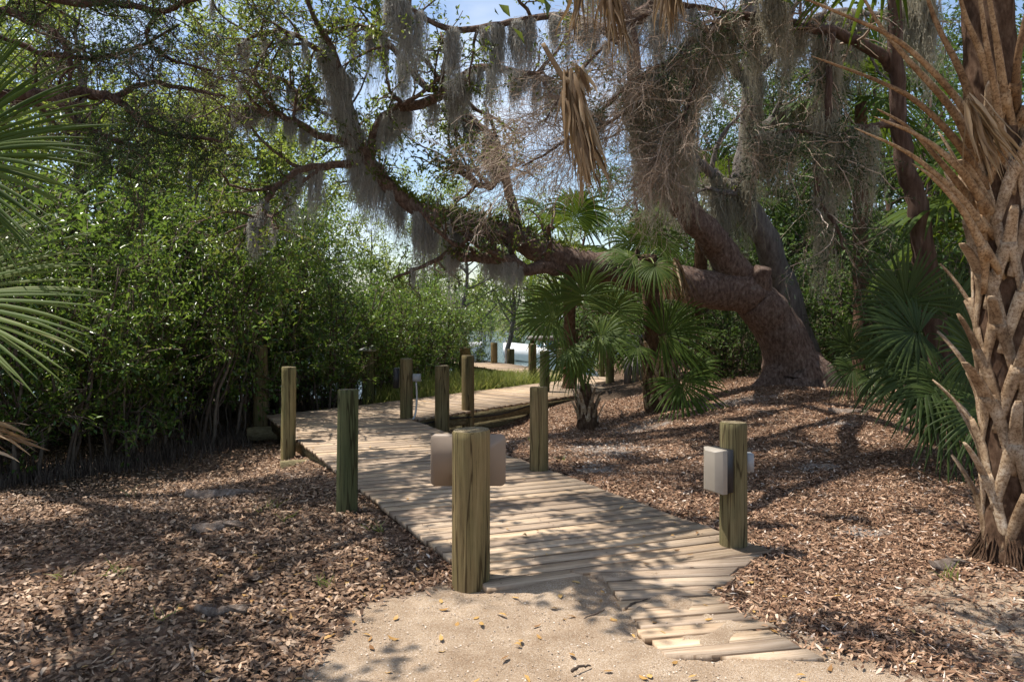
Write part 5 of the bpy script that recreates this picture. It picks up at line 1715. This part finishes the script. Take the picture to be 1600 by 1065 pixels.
binp = np.array([2.83, 17.0, 0.0]); binp[2] = float(gz(binp[0], binp[1]))
bn = plant('wheeled_bin', binp, 'dark wheeled bin standing beside the palm where the boardwalk ends', 'bin')
bz = binp[2]
mb = MB()
bot, tp_ = .46, .58
h_ = .86
V = [(binp[0] + sx * w_ / 2, binp[1] + sy * w_ / 2, bz + z_) for w_, z_ in ((bot, .08), (tp_, h_)) for sx, sy in ((-1, -1), (1, -1), (1, 1), (-1, 1))]
mb.add(V, [[0, 3, 2, 1], [4, 5, 6, 7], [0, 1, 5, 4], [1, 2, 6, 5], [2, 3, 7, 6], [3, 0, 4, 7]])
mb.build('body', M['black'], bn)
mb = MB()
V = [(binp[0] + sx * w_ / 2, binp[1] + sy * w_ / 2, bz + z_) for w_, z_ in ((.64, h_ + .003), (.64, h_ + .04), (.5, h_ + .09)) for sx, sy in ((-1, -1), (1, -1), (1, 1), (-1, 1))]
mb.add(V, [[0, 3, 2, 1]] + [[a * 4 + i, a * 4 + (i + 1) % 4, a * 4 + 4 + (i + 1) % 4, a * 4 + 4 + i] for a in (0, 1) for i in range(4)] + [[8, 9, 10, 11]])
mb.build('lid', M['black'], bn)
for sx in (-1, 1):
    mb = MB()
    c_ = np.array([binp[0] + sx * .27, binp[1] - .26, bz + .13])
    a = np.linspace(0, 2 * math.pi, 25)
    ring = np.stack([np.full(25, c_[0]), c_[1] + .10 * np.cos(a), c_[2] + .10 * np.sin(a)], 1)
    tubes(mb, ring[None], np.full((1, 25), .03), 8)
    wh = mb.build('wheel', M['black'], bn, smooth=True)
    mb = MB()
    tubes(mb, np.array([[c_ - [.02, 0, 0], c_ + [.02, 0, 0]]]), np.array([[.075, .075]]), 14)
    mb.build('hub', M['grey_box'], wh)
sl = plant('timber_screen', (binp[0] - .1, binp[1] - .52, bz), 'low screen of grey upright planks in front of the dark bin', 'screen')
mb = MB()
for k, (dx, hh) in enumerate(((-.30, .62), (-.13, .60), (.04, .63), (.20, .6))):
    v, f = box_pts((binp[0] - .05 + dx, binp[1] - .52 + .004 * k, bz + hh / 2 - .08), .15, .03, hh); mb.add(v, f)
mb.build('planks', M['grey_wood'], sl)
mb = MB()
v, f = box_pts((binp[0] - .1, binp[1] - .485, bz + .3), .66, .03, .09); mb.add(v, f)
mb.build('rail', M['grey_wood'], sl)


def boat(px, Y, L, ang, label, cover):
    x = (px - 800) / F * Y
    e = empty('motor_boat', (x, Y, -.75), label, 'boat', None, ang)
    st = np.linspace(0, 1, 14)
    half = L * .16 * np.sin(np.clip(st * 1.15 + .42, 0, math.pi) * .95) * (1 - st ** 4)
    keel = -.25 + .5 * st ** 4
    shr = .62 + .3 * st ** 2
    V = []
    for s_, hw, kz, sz in zip(st, half, keel, shr):
        xx_ = (s_ - .5) * L
        V += [(xx_, -hw, sz), (xx_, -hw * .86, .1 + kz * .4), (xx_, 0, kz), (xx_, hw * .86, .1 + kz * .4), (xx_, hw, sz), (xx_, 0, sz - .06)]
    ix = np.arange(14 * 6).reshape(14, 6)
    f = [[ix[i, j], ix[i, (j + 1) % 6], ix[i + 1, (j + 1) % 6], ix[i + 1, j]] for i in range(13) for j in range(6)]
    mb = MB(); mb.add(V, f); mb.add([V[j] for j in range(6)], [[5, 4, 3, 2], [5, 2, 1, 0]])
    mb.build('hull', M['white'], smooth=False).parent = e
    mb = MB()
    V = [(-.1 * L, -.5, .6), (.12 * L, -.42, .6), (.12 * L, .42, .6), (-.1 * L, .5, .6), (-.06 * L, -.45, 1.25), (.02 * L, -.36, 1.25), (.02 * L, .36, 1.25), (-.06 * L, .45, 1.25)]
    mb.add(V, [[0, 1, 5, 4], [1, 2, 6, 5], [2, 3, 7, 6], [3, 0, 4, 7], [4, 5, 6, 7]])
    mb.build('windshield', M['glass_tint']).parent = e
    mb = MB()
    a = np.linspace(-1, 1, 9)
    V = [(xx_, yy * .95, 2.15 - .18 * yy * yy + dz) for dz in (0, .04) for xx_ in (-.32 * L, .12 * L) for yy in a]
    ix = np.arange(36).reshape(2, 2, 9)
    f = []
    for i in range(8):
        f += [[ix[1, 0, i], ix[1, 1, i], ix[1, 1, i + 1], ix[1, 0, i + 1]], [ix[0, 0, i], ix[0, 0, i + 1], ix[0, 1, i + 1], ix[0, 1, i]]]
        f += [[ix[0, 0, i], ix[1, 0, i], ix[1, 0, i + 1], ix[0, 0, i + 1]], [ix[0, 1, i + 1], ix[1, 1, i + 1], ix[1, 1, i], ix[0, 1, i]]]
    mb.add(V, f)
    mb.build('canopy', M[cover]).parent = e
    mb = MB()
    for xx_ in (-.3 * L, .1 * L):
        for yy in (-.85, .85):
            tubes(mb, np.array([[[xx_, yy, .6], [xx_, yy, 2.0]]]), np.full((1, 2), .02), 6)
    mb.build('canopy_frame', M['zinc']).parent = e
    mb = MB()
    v, f = box_pts((-.52 * L, 0, .75), .35, .3, .5); mb.add(v, f)
    v, f = box_pts((-.52 * L, 0, .25), .16, .12, .5); mb.add(v, f)
    mb.build('outboard_motor', M['black']).parent = e


boat(858, 36, 4.6, R(160), 'white motor boat with a pale canopy moored beyond the small table', 'white')
boat(655, 36, 6.2, R(20), 'motor boat with a blue canopy glimpsed through the shrubs', 'cloth_blue')

# ------------------------------------------------------------------ what lies on the ground


def in_poly(x, y, poly):
    ins = np.zeros(len(x), bool)
    n = len(poly)
    for i in range(n):
        (x1, y1), (x2, y2) = poly[i], poly[(i + 1) % n]
        c = ((y1 > y) != (y2 > y)) & (x < (x2 - x1) * (y - y1) / (y2 - y1 + 1e-12) + x1)
        ins ^= c
    return ins


DECKS = [[NL, NR, INN, MIDB, OUT], [INN, END_F, END_B, MIDB]]


def on_deck(x, y):
    return in_poly(x, y, DECKS[0]) | in_poly(x, y, DECKS[1])


RAMP = [G(1040, 1025), G(1285, 1034), G(1165, 985), G(1112, 930), G(1195, 864), G(900, 899)]


def scatter(n, x0, x1, y0, y1, power=1.0):
    """Random ground points, denser close by."""
    y = y0 + (y1 - y0) * rng.uniform(0, 1, n) ** power
    x = rng.uniform(x0, x1, n)
    ok = np.abs(x) < y * 0.72 + .6
    return x[ok], y[ok]


def litter_leaves(mb, x, y, z, ln, wd, tilt, curl, mat=0):
    n = len(x)
    a = rng.uniform(0, 2 * math.pi, n)
    u = nrm(np.stack([rng.normal(0, tilt, n), rng.normal(0, tilt, n), np.ones(n)], 1))
    d = np.stack([np.cos(a), np.sin(a), np.zeros(n)], 1)
    d = nrm(d - (d * u).sum(-1, keepdims=True) * u)
    s = np.cross(u, d)
    c = np.stack([x, y, z], 1)
    L = rng.uniform(*ln, n)[:, None]; W = rng.uniform(*wd, n)[:, None]
    k = rng.normal(curl, curl, n)[:, None]
    cup = rng.normal(.15, .25, n)[:, None] * W
    st = lambda t, w, sg: c + d * L * (t - .5) + s * sg * W * w * .5 + u * (k * L * (abs(t - .5) * 2) ** 2 * .5 + (cup if sg else 0))
    V = np.stack([st(0, 0, 0), st(.3, 1, 1), st(.3, 1, -1), st(.68, .85, 1), st(.68, .85, -1), st(1, 0, 0)], 1)
    V[..., 2] = np.maximum(V[..., 2], (z - .012)[:, None])
    i = np.arange(n)[:, None] * 6
    mb.add(V.reshape(-1, 3), np.concatenate([i + [[0, 2, 1]], i + [[3, 4, 5]]]), mat)
    mb.L.append((i + [[1, 2, 4, 3]] + mb.n - n * 6).ravel()); mb.S.append(np.full(n, 4)); mb.M.append(np.full(n, mat))


def open_ground(x, y, sandmax=.5):
    lim = sandmax + rng.uniform(-.28, .28, len(x))
    k = (sand_mask(x, y) < lim) & ~on_deck(x, y) & ~in_poly(x, y, RAMP) & (y < 15.5)
    k &= ~((shell_mask(x, y) > .45) & (rng.uniform(0, 1, len(x)) < .7))
    return k


mb = MB()
for n, y0, y1, pw in ((130000, 2.9, 7.5, 1.25), (80000, 7.0, 13.5, 1.0)):
    x, y = scatter(n, -8.5, 8.5, y0, y1, pw)
    k = open_ground(x, y)
    # the right-hand bank holds fine shreds, the left whole leaves
    left = x < 0.2 + rng.normal(0, .5, len(x))
    k &= left | (rng.uniform(0, 1, len(x)) < .2)
    k &= (np.sin(x * 2.3 + y) + np.sin(y * 3.7 - x * 1.3) + np.sin(x * 5.1 + 2) * .7 + rng.normal(0, 1.0, len(x))) > -1.9
    x, y = x[k], y[k]
    litter_leaves(mb, x, y, gz(x, y) + rng.uniform(.002, .016, len(x)), (.03, .072), (.011, .025), .36, .2)
tag(mb.build('leaf_litter', M['litter']), 'curled brown oak leaves covering the ground', 'leaf litter', kind='stuff')

mb = MB()
for n, y0, y1, pw in ((150000, 2.9, 8.0, 1.2), (120000, 7.5, 14.5, 1.0)):
    x, y = scatter(n, -.6, 9.5, y0, y1, pw)
    k = open_ground(x, y)
    x, y = x[k], y[k]
    litter_leaves(mb, x, y, gz(x, y) + rng.uniform(.003, .02, len(x)), (.022, .075), (.005, .017), .38, .12)
tag(mb.build('mulch', M['mulch']), 'reddish shredded bark mulch spread over the bank on the right', 'mulch', kind='stuff')

mb = MB()
x, y = scatter(7000, -2, 3.6, 2.9, 5.6, 1.0)
k = (sand_mask(x, y) > .35) & ~on_deck(x, y)
x, y = x[k], y[k]
litter_leaves(mb, x, y, gz(x, y) + .004, (.004, .016), (.004, .011), .2, .1)
x, y = scatter(14000, .2, 6, 5, 13, 1.0)
k = (shell_mask(x, y) > .35) & ~on_deck(x, y)
x, y = x[k], y[k]
litter_leaves(mb, x, y, gz(x, y) + .006, (.012, .035), (.01, .025), .3, .1)
tag(mb.build('shell_grit', M['shell_bit']), 'pale broken shell bits on the sand and the bank', 'shell grit', kind='stuff')

mb = MB()
x, y = scatter(500, -2.2, 2.2, 2.9, 5.4, 1.0)
k = ~on_deck(x, y)
x, y = x[k][:170], y[k][:170]
litter_leaves(mb, x, y, gz(x, y) + .008, (.04, .075), (.016, .028), .15, .15)
xx2, yy2 = rng.uniform(-3.6, 3, 900), rng.uniform(4.8, 17, 900)
k = on_deck(xx2, yy2)
x, y = xx2[k][:130], yy2[k][:130]
litter_leaves(mb, x, y, np.full(len(x), DZ + .012), (.03, .065), (.012, .024), .15, .15)
tag(mb.build('fallen_leaves', M['orange_leaf']), 'scattered orange brown leaves lying on the pale sand and the boards', 'fallen leaves', kind='stuff')

# twigs on the sand
for pts, lab in (([(905, 978), (925, 964), (945, 958)], 'thin dark twig on the sand before the boards, the left of two'),
                 ([(978, 955), (992, 945), (1012, 940)], 'thin dark twig on the sand beside the sunken boards'),
                 ([(893, 1053), (910, 1046), (925, 1043)], 'short dark twig on the sand at the bottom edge'),
                 ([(298, 1010), (304, 1040), (318, 1062)], 'pale bent straw lying on the leaf litter at the lower left'),
                 ([(1165, 655), (1195, 660), (1222, 668)], 'grey stick lying on the mulch bank behind the lamp post'),
                 ([(1240, 695), (1262, 703), (1285, 712)], 'pale thin stick on the mulch bank right of the lamp post'),
                 ([(1062, 625), (1090, 640), (1125, 648)], 'dark root-like stick across the mulch near the oak foot')):
    q = []
    for px, py in pts:
        z0 = 0.0
        for _ in range(5):
            Y = F * (CH - z0) / (py - YH); z0 = float(gz((px - 800) / F * Y, Y))
        q.append([(px - 800) / F * Y, Y, z0 + .016])
    q = resample(q, 10) + rng.normal(size=(10, 3)) * .004
    mb = MB()
    tubes(mb, q[None], np.linspace(.009, .004, 10)[None] * (1 + .25 * (q[0, 1] > 6)), 6)
    tag(mb.build('twig', M['dead_twig' if 'pale' in lab or 'grey' in lab else 'stem'], loc=q[0]), lab, 'twig')


def fallen_boot(px, py, ang, L, lab, m='grey_stub', w0=.06):
    z0 = 0.0
    for _ in range(5):
        Y = F * (CH - z0) / (py - YH); z0 = float(gz((px - 800) / F * Y, Y))
    c = np.array([(px - 800) / F * Y, Y, z0 + .03])
    e = np.array([math.cos(ang), math.sin(ang), 0])
    t = np.linspace(-.5, .5, 14)
    q = c + e * (t * L)[:, None] + np.array([0, 0, 1.0]) * (.05 * t ** 2 + .01 * np.sin(t * 9))[:, None]
    mb = MB()
    sweep(mb, q, w0 * (.4 + .6 * np.exp(-((t + .15) / .3) ** 2)) * (1 + .15 * rng.normal(size=14)), .015 * (1 - .5 * np.abs(t)), np.array([-e[1], e[0], .7]), 9)
    for k in range(5):
        o = rng.normal(0, .03)
        q2 = q[8:] + np.array([-e[1], e[0], 0]) * (np.linspace(0, 1, 6) * o * 2)[:, None] + [0, 0, .01]
        sweep(mb, q2, np.linspace(.012, .004, 6), np.linspace(.007, .003, 6), (0, 0, 1), 5)
    tag(mb.build('fallen_palm_stub', M[m], smooth=True, loc=c), lab, 'palm debris')


fallen_boot(348, 776, .15, .68, 'long split grey palm stub lying on the leaf litter left of the boardwalk', 'grey_stub', .075)
fallen_boot(338, 828, .5, .36, 'short curled palm stub below the longer one on the leaf litter', 'grey_stub', .06)
fallen_boot(345, 962, -.05, .3, 'slim brown palm sheath on the leaf litter at the lower left', 'grey_stub', .03)
fallen_boot(1325, 652, -.2, .5, 'grey palm stub lying on the mulch below the oak')
fallen_boot(1480, 888, .4, .3, 'pale curled palm stub by the foot of the big palm', 'grey_stub', .05)


def grass_at(px, py, n, h, lab):
    z0 = 0.0
    for _ in range(5):
        Y = F * (CH - z0) / (py - YH); z0 = float(gz((px - 800) / F * Y, Y))
    c = np.array([(px - 800) / F * Y, Y, z0])
    b = c + rng.normal(size=(n, 3)) * [.035, .035, 0]
    d = nrm(rng.normal(size=(n, 3)) * [.45, .45, 0] + [0, 0, 1])
    t = np.linspace(0, 1, 5)[None, :, None]
    p = b[:, None] + d[:, None] * t * (h * rng.uniform(.5, 1, n))[:, None, None] + np.array([0, 0, -1]) * t ** 2 * h * .2 + d[:, None] * [1, 1, 0] * t ** 2 * h * .4
    mb = MB()
    ribbons(mb, p, np.full((n, 5), .007) * np.array([1, 1, .8, .5, .1]))
    tag(mb.build('grass_tuft', M['grass'], loc=c), lab, 'grass tuft', 'grass tufts in the litter')


for px, py, n, h in ((200, 775, 9, .2), (92, 905, 9, .15), (182, 900, 12, .16), (258, 968, 8, .16), (512, 915, 16, .13), (590, 830, 10, .14), (450, 815, 8, .16), (425, 795, 8, .15), (548, 795, 10, .15), (400, 800, 8, .12), (1487, 905, 12, .17), (830, 690, 8, .2), (880, 720, 6, .12)):
    grass_at(px, py, n, h, 'small green grass tuft growing through the leaf litter')

mb = MB()
n = 26000
x = rng.uniform(-2.8, 2.0, n); y = rng.uniform(14.5, 24, n)
k = ~on_deck(x, y) & (x - (-3.07) > (y - 13.04) * .83 - 6.0) & (y - 18.2 < -1.98 * (x - 1.26) + 0)
x, y = x[k], y[k]
k = ((x + 3.07) * .77 - (y - 13.04) * .64) < -.05
x, y = x[k], y[k]
n = len(x)
d = nrm(rng.normal(size=(n, 3)) * [.3, .3, 0] + [0, 0, 1])
t = np.linspace(0, 1, 4)[None, :, None]
h = rng.uniform(.25, .55, n)[:, None, None]
p = np.stack([x, y, gz(x, y)], 1)[:, None] + d[:, None] * t * h + d[:, None] * [1, 1, -.3] * t ** 2 * h * .5
ribbons(mb, p, np.full((n, 4), .012) * np.array([1, .9, .6, .1]))
tag(mb.build('marsh_grass', M['grass']), 'sunlit marsh grass between the boardwalk and the pale walkway', 'marsh grass', kind='stuff')

# breathing roots at the foot of the mangroves
mb = MB()
n = 2600
u = rng.uniform(0, 1, n)
fx = np.interp(u, np.linspace(0, 1, 6), [-7.0, -6.1, -5.3, -4.7, -4.3, -4.1]); fy = np.interp(u, np.linspace(0, 1, 6), [7.6, 8.5, 9.3, 10.3, 11.3, 12.4])
off = np.abs(rng.normal(0, .55, n))
x = fx - off * .8 + rng.normal(0, .15, n); y = fy + off * .8 + rng.normal(0, .15, n)
z = gz(x, y)
h = rng.uniform(.06, .2, n)
p = np.stack([np.stack([x, y, z - .02], 1), np.stack([x + rng.normal(0, .01, n), y, z + h * .6], 1), np.stack([x + rng.normal(0, .015, n), y, z + h], 1)], 1)
tubes(mb, p, np.full((n, 3), .006) * np.array([1, .85, .35]), 4, cap=False)
tag(mb.build('air_roots', M['stem']), 'short upright breathing roots at the foot of the mangroves', 'air roots', kind='stuff')
